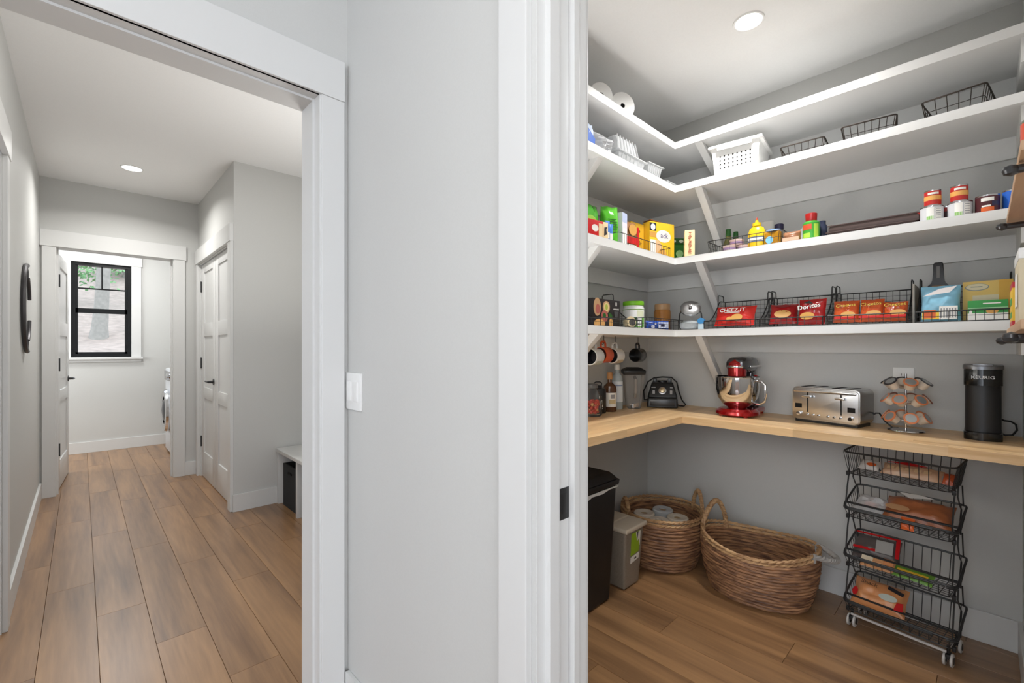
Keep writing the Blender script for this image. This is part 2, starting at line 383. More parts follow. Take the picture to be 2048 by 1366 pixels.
def panel_door(name, W_, H_, T=0.035, panels=((.25, .765), (.87, 1.355), (1.48, 1.965)), st=0.11, loc=(0, 0, 0), rotz=0, hinges=True, handle=None):
    """leaf along +X from the hinge, front face towards -Y"""
    t = thing(name, '', '', loc, rotz); del t['label']; del t['category']; t['kind'] = 'structure'
    b = MB(); b.box(0.0, st, 0, T, 0.01, H_, bev=0.0015).box(W_ - st, W_, 0, T, 0.01, H_, bev=0.0015)
    zs = [0.01] + [z for p in panels for z in p] + [H_]
    for k in range(0, len(zs), 2): b.box(st, W_ - st, 0, T, zs[k], zs[k + 1], bev=0.0015)
    b.build('door_frame', trim_m, t)
    for z0, z1 in panels: MB().box(st - 0.002, W_ - st + 0.002, 0.010, T - 0.010, z0 - 0.002, z1 + 0.002).build('door_panel', trim_m, t)
    if hinges:
        for z in (0.34, 1.10, 1.84): MB().box(-0.004, 0.006, -0.004, 0.010, z - 0.05, z + 0.05).cyl(-0.004, -0.004, z - 0.052, z + 0.052, 0.006, seg=10).build('hinge', blk, t)
    if handle:
        hx, hz, d = handle
        h = MB().lathe([(0.028, 0), (0.028, 0.006), (0.012, 0.008), (0.010, 0.045)], seg=20, M=Matrix.Translation((hx, 0, hz)) @ Matrix.Rotation(R(90), 4, 'X')).tube([(hx, -0.045, hz), (hx + d * 0.02, -0.047, hz), (hx + d * 0.11, -0.045, hz)], 0.007, seg=8)
        h.build('door_handle', blk, t)
    return t
# closet double doors: faces point to -X; leaf runs along -Y from the far hinge, and +Y from the near one
panel_door('door_2', 0.605, 2.045, loc=(XC + 0.012, 5.268, 0), rotz=-90, handle=(0.55, 0.945, -1))
panel_door('door_3', 0.605, 2.045, loc=(XC + 0.012, 4.657, 0), rotz=-90, hinges=False)
# laundry door, standing open into the laundry
t = panel_door('door_4', 0.76, 2.07, loc=(-0.142, 5.545, 0), rotz=86, hinges=False, handle=(0.69, 0.945, -1))
b = MB()
for z in (0.36, 1.10, 1.83):
    MB().box(-0.003, 0.002, -0.012, 0.040, z - 0.055, z + 0.055).build('hinge', blk, t)

# laundry room
b = MB(); WX0, WX1, WZ0, WZ1 = -0.085, 0.455, 1.135, 2.262
b.box(-1.5, WX0, 7.36, 7.48, 0, CH).box(WX1, 2.0, 7.36, 7.48, 0, CH).box(WX0, WX1, 7.36, 7.48, 0, WZ0).box(WX0, WX1, 7.36, 7.48, WZ1, CH)
struct('wall_laundry_north', b, wall_m)
struct('wall_laundry_east', MB().box(1.45, 1.57, 5.51, 7.36, 0, CH), wall_m)
struct('wall_laundry_west', MB().box(-1.5, -1.38, 5.51, 7.36, 0, CH).box(-1.5, -0.37, 5.39, 5.51, 0, CH), wall_m)
baseboard('baseboard_laundry', (-1.38, 1.45, 7.345, 7.36))
b = MB(); b.box(WX0 - 0.09, WX0, 7.342, 7.36, WZ0, WZ1 + 0.0, bev=0.002).box(WX1, WX1 + 0.095, 7.342, 7.36, WZ0, WZ1, bev=0.002)
b.box(WX0 - 0.10, WX1 + 0.105, 7.338, 7.36, WZ1, WZ1 + 0.115, bev=0.002)
b.box(WX0 - 0.11, WX1 + 0.11, 7.31, 7.36, WZ0 - 0.028, WZ0, bev=0.003).box(WX0 - 0.09, WX1 + 0.095, 7.345, 7.36, WZ0 - 0.062, WZ0 - 0.028)
struct('trim_6', b, trim_m)
w = thing('window_1', '', '', (0, 7.372, 0)); del w['label']; del w['category']; w['kind'] = 'structure'
b = MB(); f = 0.038
b.box(WX0, WX0 + f, 0, 0.08, WZ0, WZ1).box(WX1 - f, WX1, 0, 0.08, WZ0, WZ1).box(WX0 + f, WX1 - f, 0, 0.08, WZ1 - f, WZ1).box(WX0 + f, WX1 - f, 0, 0.08, WZ0, WZ0 + f)
wf = b.build('window_frame', winblk, w, smooth=False)
zm = 1.690; b = MB(); b.box(WX0 + f, WX1 - f, 0.01, 0.05, zm - 0.028, zm + 0.028)
b.box(WX0 + f, WX0 + f + 0.022, 0.01, 0.04, WZ0 + f, WZ1 - f).box(WX1 - f - 0.022, WX1 - f, 0.01, 0.04, WZ0 + f, WZ1 - f).box(WX0 + f, WX1 - f, 0.01, 0.04, WZ0 + f, WZ0 + f + 0.022)
b.build('sash', winblk, w, smooth=False)
b = MB(); zq = 1.955; xm = (WX0 + WX1) / 2; b.box(WX0 + f, WX1 - f, 0.02, 0.035, zq - 0.008, zq + 0.008).box(xm - 0.008, xm + 0.008, 0.02, 0.035, zq, WZ1 - f)
b.build('muntin', winblk, w, smooth=False)
MB().box(WX0 + f, WX1 - f, 0.026, 0.030, zm + 0.02, WZ1 - f).build('pane', pane_m, w, smooth=False)
MB().box(WX0 + f, WX1 - f, 0.026, 0.030, WZ0 + f, zm - 0.02).build('pane', pane_m, w, smooth=False)

# mudroom and kitchen shells
struct('wall_mudroom_east', MB().box(1.6, 1.72, 1.671, YC, 0, CH), wall_m)
b = MB(); b.box(-4.0, -3.88, -4.0, -2.7, 0, CH).box(-4.0, -3.88, 0.9, 1.54, 0, CH).box(-4.0, -3.88, -2.7, 0.9, 0, 0.3).box(-4.0, -3.88, -2.7, 0.9, 2.5, CH)
struct('wall_kitchen_west', b, wall_m)
b = MB(); b.box(-4.0, -3.0, -4.12, -4.0, 0, CH).box(0.6, 0.815, -4.12, -4.0, 0, CH).box(-3.0, 0.6, -4.12, -4.0, 0, 0.3).box(-3.0, 0.6, -4.12, -4.0, 2.5, CH)
struct('wall_kitchen_south', b, wall_m)

# ---------------------------------------------------------------- outdoors behind the laundry window
def hill_z(x, y): return 0.15 + (y - 8) * 0.27 + 0.35 * noise.noise(Vector((x * 0.25, y * 0.25, 0))) + 0.06 * noise.noise(Vector((x * 1.3, y * 1.3, 4)))
b = MB(); n1 = 60; vs = [[b.b.verts.new((-14 + 30 * i / n1, 7.7 + 30 * (j / n1) ** 1.3, hill_z(-14 + 30 * i / n1, 7.7 + 30 * (j / n1) ** 1.3))) for j in range(n1 + 1)] for i in range(n1 + 1)]
for i in range(n1):
    for j in range(n1): b.b.faces.new([vs[i][j], vs[i + 1][j], vs[i + 1][j + 1], vs[i][j + 1]])
lm = mat('fallen leaf litter', '#98887a', 0.9, bump=0.6, bscale=7, var=0.45)
o = b.build('hillside', lm); o['kind'] = 'structure'
bark = mat('grey bark', '#8d877c', 0.9, bump=0.8, bscale=14, var=0.3)
leafm = mat('spring foliage', '#6f9460', 0.7, bump=0.3, bscale=6, var=0.5)
TREES = [(0.27, 13.0, 0.12, 'thick grey tree trunk centred in the laundry window'), (-0.20, 16.5, 0.06, 'slim leaning trunk left of the thick one outside the laundry window'),
         (1.10, 20.5, 0.08, 'slim grey trunk at the right edge of the laundry window view'), (0.45, 25.0, 0.14, 'distant grey trunk highest up the slope outside the laundry window')]
for k, (x, y, r, lb) in enumerate(TREES):
    z = hill_z(x, y) - 0.1; t = thing('tree', lb, 'tree', (x, y, z), 0, 'trees on the slope outside')
    lean = [0.02, -0.10, 0.06, 0.03][k]
    pts = [(lean * h + 0.05 * math.sin(h * 0.9 + k), 0.04 * math.cos(h + k), h) for h in [0, .3, .8, 1.6, 2.6, 3.8, 5.2, 7]]
    MB().tube(pts, [r * 1.5, r * 1.15, r, r * .95, r * .9, r * .8, r * .65, r * .4], seg=12).build('trunk', bark, t)
    for q in range(3):
        a = q * 2.1 + k; h = 2.1 + q * 0.5
        MB().tube([(lean * h, 0, h), (lean * h + 0.7 * math.cos(a), 0.5 * math.sin(a), h + 0.7), (0.9 * math.cos(a), 0.7 * math.sin(a), h + 1.3)], [r * .4, r * .25, r * .1], seg=7).build('branch', bark, t)
    b = MB(); rr = random.Random(k)
    for q in range(700 if k == 0 else 2200):
        c = Vector((rr.gauss(0, 0.5), rr.gauss(0, 0.4), (3.6, 1.7, 1.1, 1.0)[k] + rr.gauss(0, 0.45))); u = Vector((rr.gauss(0, 1), rr.gauss(0, 1), rr.gauss(0, 1))).normalized() * 0.06
        v = u.orthogonal().normalized() * 0.045
        b.b.faces.new([b.b.verts.new(c + d) for d in (-u, -v, u, v)])
    b.build('foliage', leafm, t, kind='stuff', smooth=False)

# ---------------------------------------------------------------- recessed lights
lamp_m = emis('lit lamp lens', (1, 0.985, 0.96), 9)
def downlight(x, y, r, power, lb, size=0.13, spread=150):
    t = thing('recessed_light', lb, 'ceiling light', (x, y, CH))
    MB().lathe([(r * 0.83, 0.002), (r * 0.86, -0.004), (r, -0.005), (r * 1.02, 0.002)], seg=32, cap=False).build('trim_ring', white, t)
    MB().lathe([(0, -0.0015), (r * 0.85, -0.001), (r * 0.85, 0.006), (0, 0.006)], seg=32, cap=False).build('lens', lamp_m, t)
    l = area('lamp_glow', (x, y, CH - 0.012), (0, 0, 0), size, size, power, (1, 0.985, 0.962), 'DISK', spread)
downlight(0.292, 4.659, 0.072, DL['hall'], 'round recessed ceiling light in the hallway', spread=150)
downlight(2.10, 0.705, 0.062, DL['pantry'], 'round recessed ceiling light above the pantry')
area('kitchen_downlights', (-0.7, 0.1, CH - 0.02), (0, 0, 0), 0.5, 0.5, DL['kitchen'], (1, 0.98, 0.95), 'DISK')
area('mudroom_downlight', (0.6, 2.5, CH - 0.02), (0, 0, 0), 0.25, 0.25, DL['mud'], (1, 0.98, 0.95), 'DISK')
area('laundry_top_fill', (0.3, 6.5, CH - 0.02), (0, 0, 0), 0.3, 0.3, DL['laundry'], (1, 0.99, 0.98), 'DISK')  # unseen lamp added to brighten the laundry

# ================================================================ HALL THINGS
# open ring ornament on the left wall
t = thing('wall_ornament', 'dark C-shaped open ring mounted on the left hallway wall', 'wall decoration', (-0.243, 4.03, 1.488))
def ringpts(r, a0, a1, n=40, x=0.0): return [(x, r * math.cos(R(a0 + (a1 - a0) * i / n)), r * math.sin(R(a0 + (a1 - a0) * i / n))) for i in range(n + 1)]
pew = mat('dark pewter', '#4c4a4c', 0.4, metal=0.5)
MB().tube(ringpts(0.262, 88, 272, 40, 0.006), 0.012, seg=8).build('outer_arc', pew, t)
for a0, a1 in ((18, 64), (-64, -18)): MB().tube(ringpts(0.215, a0, a1, 16, 0.004), 0.009, seg=8).build('inner_arc', pew, t)
MB().tube([(0.004, 0.262 * math.cos(R(88)), 0.262 * math.sin(R(88))), (0.004, 0.085, 0.236), (0.004, 0.215 * math.cos(R(64)), 0.215 * math.sin(R(64)))], 0.004, seg=6).tube([(0.004, 0.262 * math.cos(R(88)), -0.262 * math.sin(R(88))), (0.004, 0.085, -0.236), (0.004, 0.215 * math.cos(R(64)), -0.215 * math.sin(R(64)))], 0.004, seg=6).build('thin_link', pew, t)

# double rocker switch
t = thing('light_switch', 'white double rocker light switch on the wall by the opening', 'switch', (0.675, 1.4805, 1.101), -90)
MB().box(-0.0585, 0.0585, -0.009, 0, -0.0625, 0.0625, bev=0.002).build('wall_plate', white, t)
for dx in (-0.023, 0.023): MB().box(dx - 0.0165, dx + 0.0165, -0.0125, -0.004, -0.033, 0.033, bev=0.001).build('rocker', white, t)

# bench with cubbies and two fabric bins
t = thing('cubby_bench', 'low white mudroom bench with open cubbies against the closet wall', 'bench', (1.14, 3.925, 0))
MB().box(-0.012, 0.458, -1.95, 0.0, 0.415, 0.442, bev=0.002).build('seat', trim_m, t)
for yy in (-0.03, -0.465, -0.90, -1.335, -1.95): MB().box(0, 0.458, yy, yy + 0.03, 0, 0.415, bev=0.0015).build('divider', trim_m, t)
MB().box(0.445, 0.458, -1.92, -0.03, 0, 0.415).build('back_panel', trim_m, t)
fab = mat('charcoal felt', '#2b2c2e', 0.95, bump=0.5, bscale=300)
hole = mat('dark opening', '#0a0a0a', 0.9)
for yc, lb in ((3.69, 'charcoal fabric bin in the bench cubby beside the closet wall'), (3.255, 'charcoal fabric bin in the second bench cubby, partly behind the casing')):
    q = thing('storage_bin', lb, 'bin', (1.165, yc, 0.0005), -90)
    b = MB(); b.box(-0.165, 0.165, 0, 0.012, 0, 0.33).box(-0.165, 0.165, 0.33, 0.342, 0, 0.33).box(-0.165, -0.153, 0.012, 0.33, 0, 0.33).box(0.153, 0.165, 0.012, 0.33, 0, 0.33).box(-0.153, 0.153, 0.012, 0.33, 0, 0.01)
    b.build('bin_body', fab, q)
    MB().tube([(-0.04, -0.002, 0.27), (-0.03, -0.006, 0.28), (0.03, -0.006, 0.28), (0.04, -0.002, 0.27)], 0.006, seg=6).build('handle', hole, q)

# washing machine glimpsed in the laundry
t = thing('washing_machine', 'white front-loading washer with chrome door ring in the laundry', 'washer', (0.748, 6.60, 0), -90)
MB().box(-0.34, 0.34, 0, 0.60, 0.02, 1.0, bev=0.02).build('cabinet', mat('washer grey', '#c4c6c8', 0.3), t)
MB().lathe([(0.15, 0), (0.24, 0), (0.25, 0.03), (0.235, 0.055), (0.2, 0.062), (0.16, 0.05)], seg=40, cap=False, M=Matrix.Translation((0, 0, 0.52)) @ Matrix.Rotation(R(90), 4, 'X')).build('door_ring', chrome, t)
MB().lathe([(0, 0.075), (0.1, 0.06), (0.16, 0.03)], seg=30, cap=False, M=Matrix.Translation((0, 0, 0.52)) @ Matrix.Rotation(R(90), 4, 'X')).build('door_glass', mat('smoked glass', '#20242a', 0.05), t)
MB().box(-0.32, 0.32, -0.012, 0.0, 0.86, 0.97, bev=0.004).build('control_panel', steel, t)
MB().cyl(0, 0, 0, 0.03, 0.035, seg=24).build('dial', chrome, t, loc=(0.1, -0.01, 0.915), rot=(R(90), 0, 0))

# ================================================================ PANTRY SHELVES
SH = [(1, 2.392, 'highest L-shaped white shelf, nearest the pantry ceiling'), (2, 2.150, 'second L-shaped white shelf from the top, carrying the white bin'),
      (3, 1.748, 'third L-shaped white shelf from the top, carrying boxes and cans'), (4, 1.348, 'lowest L-shaped white shelf, just above the mugs')]
SX, SY, ST = XE - 0.385, YN - 0.385, 0.037
for k, z, lb in SH:
    t = thing('wall_shelf', lb, 'shelf', (XE, YN, z), 0, 'L-shaped pantry shelves')
    P = [(XW - XE, 0), (XW - XE, SY - YN), (SX - XE, SY - YN), (SX - XE, YS - YN), (0, YS - YN), (0, 0)]
    MB().prism(P, -ST, 0, 'XY', bev=0.0012).build('shelf_board', shelf_m, t)
    c0, c1 = -ST - 0.088, -ST
    MB().box(XW - XE, -0.018, -0.018, 0, c0, c1).build('cleat', cleat_m, t)
    MB().box(-0.018, 0, YS - YN, 0, c0, c1).build('cleat', cleat_m, t)
    MB().box(SX - XE + 0.03, -0.018, YS - YN, YS - YN + 0.018, c0, c1).build('cleat', cleat_m, t)
    L = 0.315 if k > 1 else 0.140
    for (p, q) in (((SX + 0.012 - XE, -0.511), (-0.006, -0.511)),):
        w_ = 0.019
        V = [(p[0], -ST), (p[0] + 0.050, -ST), (0, -ST - L), (0, -ST - L - 0.045), (-0.012, -ST - L - 0.045)]
        MB().prism([(a, c) for a, c in V], -0.511 - w_, -0.511 + w_, 'XZ', bev=0.001).build('brace', cleat_m, t)
    if k > 1:
        xb = 1.706 - XE; V = [(SY + 0.012 - YN, -ST), (SY + 0.062 - YN, -ST), (0, -ST - L), (0, -ST - L - 0.045), (-0.012, -ST - L - 0.045)]
        MB().prism(V, xb - 0.019, xb + 0.019, 'YZ', bev=0.001).build('brace', cleat_m, t)

# ---- butcher block worktop: every stave its own piece
CZ, CXF, CYF, CT = 0.885, 2.30, 1.10, 0.036
ct = thing('butcher_block_counter', 'L-shaped maple butcher block counter under the pantry shelves', 'counter', (XE, YN, CZ))
smesh = {}
def stave(x0, x1, y0, y1, m):
    w_, l_ = round(x1 - x0, 3), round(y1 - y0, 3); key = (w_, l_, m.name)
    if key not in smesh:
        o = MB().taper((-w_/2, w_/2, -l_/2, l_/2), (-w_/2, w_/2, -l_/2, l_/2), -CT, -0.0008).taper((-w_/2, w_/2, -l_/2, l_/2), (-w_/2 + .0007, w_/2 - .0007, -l_/2 + .0007, l_/2 - .0007), -0.0008, 0).build('stave', m, ct, smooth=False)
        smesh[key] = o.data
    else: o = bpy.data.objects.new('stave', smesh[key]); C.objects.link(o); o.parent = ct
    o.location = ((x0 + x1) / 2 - XE, (y0 + y1) / 2 - YN, 0)
rs = random.Random(3); nS = 11
for j in range(nS):        # east run, staves along Y
    w_ = (XE - CXF) / nS; x0 = CXF + j * w_; y = YS; ln = rs.choice([0.2, 0.3, 0.4])
    while y < CYF - 1e-6:
        y2 = min(CYF, round(y + ln, 3)); y2 = CYF if CYF - y2 < 0.08 else y2
        stave(x0, x0 + w_, y, y2, stave_y); y = y2; ln = rs.choice([0.3, 0.4, 0.5])
for j in range(nS):        # north run, staves along X
    w_ = (YN - CYF) / nS; y0 = CYF + j * w_; x = XW; ln = rs.choice([0.25, 0.35, 0.45])
    while x < XE - 1e-6:
        x2 = min(XE, round(x + ln, 3)); x2 = XE if XE - x2 < 0.08 else x2
        stave(x, x2, y0, y0 + w_, stave_x); x = x2; ln = rs.choice([0.3, 0.4, 0.5])


# ================================================================ ITEM BUILDERS  (local front = -Y, base at z = 0)
def carton(t, w, d, h, m, bev=0.0012, name='box'): return MB().box(-w/2, w/2, -d/2, d/2, 0, h, bev=bev).build(name, m, t)
def prints(t, items, mats, d, name='label'):
    """flat print on the front (y=-d/2): items = (kind, args..., mat index)"""
    b = MB(); y = -d/2; k = 0
    for it in items:
        k += 1; e = 0.0003 + 0.00018 * k
        if it[0] == 'r': _, x0, x1, z0, z1, m = it; b.box(x0, x1, y - e, y + 0.0004, z0, z1, m)
        elif it[0] == 'o': _, cx, cz, rx, rz, m = it[:6]; b.disc(cx, cz, rx, rz, y - e, y + 0.0004, m, 22, it[6] if len(it) > 6 else 0)
        elif it[0] == 'p': b.prism(it[1], y - e, y + 0.0004, 'XZ', it[2])
    return b.build(name, mats, t, smooth=False)
def bars(x0, x1, z, n, h, gap, m, rs_=random.Random(5)):
    """illegible lines of small print"""
    out = []
    for k in range(n):
        zz = z - k * gap; out.append(('r', x0, x0 + (x1 - x0) * rs_.uniform(0.6, 1), zz - h, zz, m))
    return out
def can(t, r, h, m, bands=(), lid=True):
    MB().lathe([(r * .96, 0), (r, 0.002), (r, 0.004), (r * .975, 0.006), (r * .975, h - 0.006), (r, h - 0.004), (r, h - 0.001), (r * .95, h), (r * .94, h - 0.003), (0, h - 0.003)], seg=32).build('can', steel, t)
    MB().lathe([(r * .985, 0.006), (r * .985, h - 0.006)], seg=72, cap=False).build('label', m, t)
    for z0, z1, a0, a1, mm in bands: MB().lathe([(r * 1.003, z0), (r * 1.003, z1)], seg=max(8, int((a1 - a0) / 5)), a0=a0, a1=a1, cap=False).build('label_band', mm, t)
def bottle(t, prof, m, name='bottle', seg=28, sx=1, sy=1): return MB().lathe(prof, seg=seg, sx=sx, sy=sy, cap=False).build(name, m, t)
def band(t, r, z0, z1, a0, a1, m, name='label', seg=20, sx=1, sy=1): return MB().lathe([(r, z0), (r, z1)], seg=seg, a0=a0, a1=a1, cap=False, sx=sx, sy=sy).build(name, m, t)
def wire_basket(t, w, d, h, nx=7, ny=5, nz=1, r=0.0012, rr=0.0022, m=None, flare=0.0, floor=True, cut=None):
    """open wire basket; rim + wires; flare widens the top"""
    m = m or wire_m; f = flare
    rim = rrect(-w/2 - f, w/2 + f, -d/2 - f, d/2 + f, 0.012, 3); bot = rrect(-w/2, w/2, -d/2, d/2, 0.010, 3)
    MB().tube([(x, y, h) for x, y in rim], rr, closed=True).build('rim', m, t)
    b = MB(); b.tube([(x, y, r) for x, y in bot], r * 1.3, closed=True, seg=5)
    for k in range(1, nz + 1):
        q = k / (nz + 1); b.tube([(x, y, h * q) for x, y in rrect(-w/2 - f*q, w/2 + f*q, -d/2 - f*q, d/2 + f*q, 0.011, 2)], r, closed=True, seg=4)
    for i in range(nx + 1):
        u = -1 + 2 * i / nx; u *= 0.94
        for s_ in (-1, 1): b.tube([(u * w/2, s_ * d/2, r), (u * (w/2 + f), s_ * (d/2 + f), h)], r, seg=4)
        b.tube([(u * w/2, -d/2, r), (u * w/2, d/2, r)], r, seg=4)
    for i in range(ny + 1):
        u = -1 + 2 * i / ny; u *= 0.92
        for s_ in (-1, 1): b.tube([(s_ * w/2, u * d/2, r), (s_ * (w/2 + f), u * (d/2 + f), h)], r, seg=4)
        b.tube([(-w/2, u * d/2, r), (w/2, u * d/2, r)], r, seg=4)
    b.build('wire_grid', m, t)
def M_(n, h, r=0.5, **k): return mat(n, h, r, **k)
ink = M_('dark ink', '#26242a'); paper = M_('white paper', '#e9e6e0'); red = M_('package red', '#c4161c', .35); green = M_('leaf green', '#3d9a2a', .35)
yellow = M_('package yellow', '#efc32e', .4); blue = M_('package blue', '#2a63c4', .35); orange = M_('package orange', '#d9622b', .4); cream = M_('cream carton', '#e6cfa0', .5)
brown = M_('brown carton', '#8a5a38', .6); gold = M_('golden food print', '#cf9a4e', .5); navy = M_('navy plastic', '#2b2748', .35); dkgreen = M_('dark green', '#245c23', .35)
palegrn = M_('bright lime plastic', '#7cc321', .35); redpl = M_('red plastic cap', '#b51f20', .3); sky = M_('sky blue print', '#7db9d8', .45); pink = M_('meat pink', '#c9847a', .5)
S1, S2, S3, S4 = [q[1] for q in SH]

# ---------------------------------------------------------------- top shelf
for (x, y, r, lb) in ((1.965, 1.262, 0.066, 'round white spool standing on edge on the highest shelf, right of the other'), (1.80, 1.275, 0.060, 'round white spool on the highest shelf, closest to the door jamb')):
    t = thing('ribbon_spool', lb, 'spool', (x, y, S1 + r + 0.0005), -28, 'white spools on the highest shelf')
    Mx = Matrix.Rotation(R(90), 4, 'X')
    b = MB()
    for z0 in (-0.022, 0.018): b.lathe([(0.012, z0), (r, z0), (r, z0 + 0.004), (0.012, z0 + 0.004), (0.012, z0)], seg=36, cap=False, M=Mx)
    b.build('flange', white, t)
    MB().lathe([(0.012, -0.018), (r * .86, -0.018), (r * .86, 0.018), (0.012, 0.018)], seg=36, cap=False, M=Mx).build('winding', M_('off white ribbon', '#dcdad4', .6), t)

# ---------------------------------------------------------------- second shelf
t = thing('plastic_pouch', 'blue and white pouch at the door-jamb end of the second shelf', 'pouch', (1.672, 1.25, S2 + .0005), 0)
MB().pillow(0.07, 0.125, 0.04, seed=3).build('pouch', M_('pale blue pouch', '#c9d6ea', .3), t)
MB().prism([(-0.028, 0.02), (0.026, 0.02), (0.03, 0.055), (-0.02, 0.09)], -0.0225, -0.020, 'XZ').build('label', blue, t)
def clam(name, lb, loc, w, d, h, rotz=0, m=None, ribs=6, seed=0):
    t = thing(name, lb, 'container', loc, rotz); m = m or clear
    b = MB(); b.taper((-w/2 * .8, w/2 * .8, -d/2 * .8, d/2 * .8), (-w/2, w/2, -d/2, d/2), 0, h, bev=0.008)
    b.build('tray', m, t)
    b = MB(); b.box(-w/2 - .008, w/2 + .008, -d/2 - .008, d/2 + .008, h, h + .006, bev=0.002)
    b.build('rim', m, t)
    b = MB()
    for i in range(ribs):
        u = -w/2 * .75 + w * .75 * i / (ribs - 1); b.tube([(u * .85, -d/2 * .82 - .003, .008), (u, -d/2 - .002, h - .004)], 0.003, seg=5)
    b.build('rib', m, t)
    return t
t = thing('clear_bag', 'crumpled clear plastic bag beside the blue pouch on the second shelf', 'bag', (1.772, 1.262, S2 + .0005), 8)
MB().pillow(0.15, 0.105, 0.10, seed=12, crk=0.5, nx=22, nz=18).build('bag', film, t)
clam('clear_container', 'clear plastic container under the domed clear one on the second shelf', (2.01, 1.30, S2 + .0005), 0.25, 0.16, 0.058, 0)
t = thing('clear_domed_container', 'domed clear plastic container on top of another on the second shelf', 'container', (1.975, 1.30, S2 + .066))
b = MB(); b.taper((-0.105, 0.105, -0.075, 0.075), (-0.085, 0.085, -0.06, 0.06), 0, 0.085, bev=0.022, seg=3); b.build('dome', film, t)
b = MB(); 
for k in range(7): b.tube([(-0.09 + k * .03, -0.077, .004), (-0.082 + k * .027, -0.064, .078)], .0035, seg=5)
b.build('rib', clear, t)
clam('clear_clamshell', 'flared clear plastic tub nearest the inner corner of the second shelf', (2.245, 1.295, S2 + .0005), 0.13, 0.15, 0.078, -4)
clam('clear_tray', 'flat clear ribbed tray lying right in the inner corner of the second shelf', (2.43, 1.30, S2 + .0005), 0.13, 0.16, 0.025, 0, ribs=9)

t = thing('perforated_storage_bin', 'white plastic bin with rows of holes and a wide rim on the second shelf', 'bin', (2.52, 0.885, S2 + .0005), -83)
wb, db, hb = 0.225, 0.25, 0.142; b = MB(); pl = M_('white bin plastic', '#efefed', .35)
b.taper((-wb*.44, wb*.44, -db*.45, db*.45), (-wb*.44, wb*.44, -db*.45, db*.45), 0, 0.004)
for (x0, x1, y0, y1, X0, X1, Y0, Y1) in ((-.44, .44, -.46, -.45, -.5, .5, -.5, -.49), (-.44, .44, .45, .46, -.5, .5, .49, .5), (-.45, -.44, -.45, .45, -.5, -.49, -.49, .49), (.44, .45, -.45, .45, .49, .5, -.49, .49)):
    b.taper((x0 * wb, x1 * wb, y0 * db, y1 * db), (X0 * wb, X1 * wb, Y0 * db, Y1 * db), 0.0, hb)
b.build('bin_body', pl, t)
b = MB(); b.box(-wb*.56, wb*.56, -db*.56, -db*.49, hb - .012, hb + .002, bev=.003).box(-wb*.56, wb*.56, db*.49, db*.56, hb - .012, hb + .002, bev=.003)
b.box(-wb*.56, -wb*.49, -db*.5, db*.5, hb - .012, hb + .002, bev=.003).box(wb*.49, wb*.56, -db*.5, db*.5, hb - .012, hb + .002, bev=.003); b.build('rim', pl, t)
b = MB(); b.box(-wb*.36, wb*.36, -db*.575, -db*.55, hb - .03, hb - .010, bev=.003); b.build('handle', pl, t)
b = MB()
for j in range(4):
    for i in range(8):
        z = 0.028 + j * 0.019; y = -db * (.46 + .04 * z / hb) - .0015
        b.disc(-0.07 + i * 0.02, z, 0.0035, 0.0035, y - .0006, y + .001, 0, 10)
b.build('holes', hole, t)
def boxwire(lb, x, y, w, d, h, rot=-90, nx=6):
    t = thing('wire_basket', lb, 'basket', (x, y, S2 + .0005), rot, 'wire baskets on the second shelf'); wire_basket(t, w, d, h, nx=nx, ny=5, m=bronze, r=.0014, rr=.003, flare=.012); return t
boxwire('low dark wire basket beside the white perforated bin', 2.56, 0.60, 0.155, 0.17, 0.070, -86)
boxwire('middle one of the three dark wire baskets on the second shelf', 2.55, 0.352, 0.165, 0.17, 0.076, -84, 7)
boxwire('large dark wire basket at the right end of the second shelf', 2.55, 0.068, 0.160, 0.19, 0.086, -97, 5)

# ---------------------------------------------------------------- third shelf, north run
def standup(name, lb, x, y, w, h, d, m, rotz=0, seed=0, z=S3, M=None, cat='pouch'):
    t = thing(name, lb, cat, (x, y, z + .0006), rotz); MB().pillow(w, h, d, seed=seed, crk=.18).build('pouch', m, t); return t
t = standup('stand_up_pouch', 'green stand-up pouch with a handle slot, closest to the door jamb', 1.80, 1.345, 0.17, 0.21, 0.06, M_('glossy green pouch', '#3f9a22', .22), 4, 1)
MB().box(-0.02, 0.02, -0.009, 0.009, 0.180, 0.190, bev=.003).build('handle_slot', M_('pale slot', '#d8d8d4'), t)
prints(t, [('o', -0.01, 0.12, 0.045, 0.025, 0), ('r', -0.05, 0.03, .07, .085, 1)], [M_('yellow green print', '#8dbd3d'), dkgreen], 0.062)
t = standup('stand_up_pouch', 'brighter green stand-up pouch leaning beside the slotted green one', 1.955, 1.325, 0.10, 0.222, 0.07, M_('bright green pouch', '#55b52a', .2), -24, 5)
prints(t, bars(-0.03, 0.03, .15, 5, .004, .012, 0), [dkgreen], .072)
t = thing('snack_box', 'small red and white box at the door-jamb end of the third shelf', 'box', (1.688, 1.232, S3 + .0005), -6)
carton(t, 0.11, 0.03, 0.082, red); prints(t, [('o', 0.0, .045, .022, .016, 0), ('r', .025, .052, .01, .07, 1)], [paper, cream], .03)
t = thing('condiment_packet', 'cream and black packet between the red box and the blue packets', 'packet', (1.768, 1.225, S3 + .0005), -10)
carton(t, 0.032, 0.02, 0.085, cream); prints(t, [('p', [(-.01, .02), (.01, .03), (.004, .05), (.012, .065), (-.008, .06)], 0)], [ink], .02)
for k, (x, lb) in enumerate(((1.812, 'blue and white drink stick packet beside the cream packet'), (1.845, 'blue and white drink stick packet touching the green pouch'))):
    t = thing('stick_packet', lb, 'packet', (x, 1.238 + .004 * k, S3 + .0005), -20)
    MB().pillow(0.03, 0.105 - .008 * k, 0.012, seed=k + 20, nx=6, nz=12).build('packet', M_('blue white packet', '#4f86d6', .3), t)
    prints(t, [('r', -.008, .009, .02, .05, 0)], [paper], .0132)
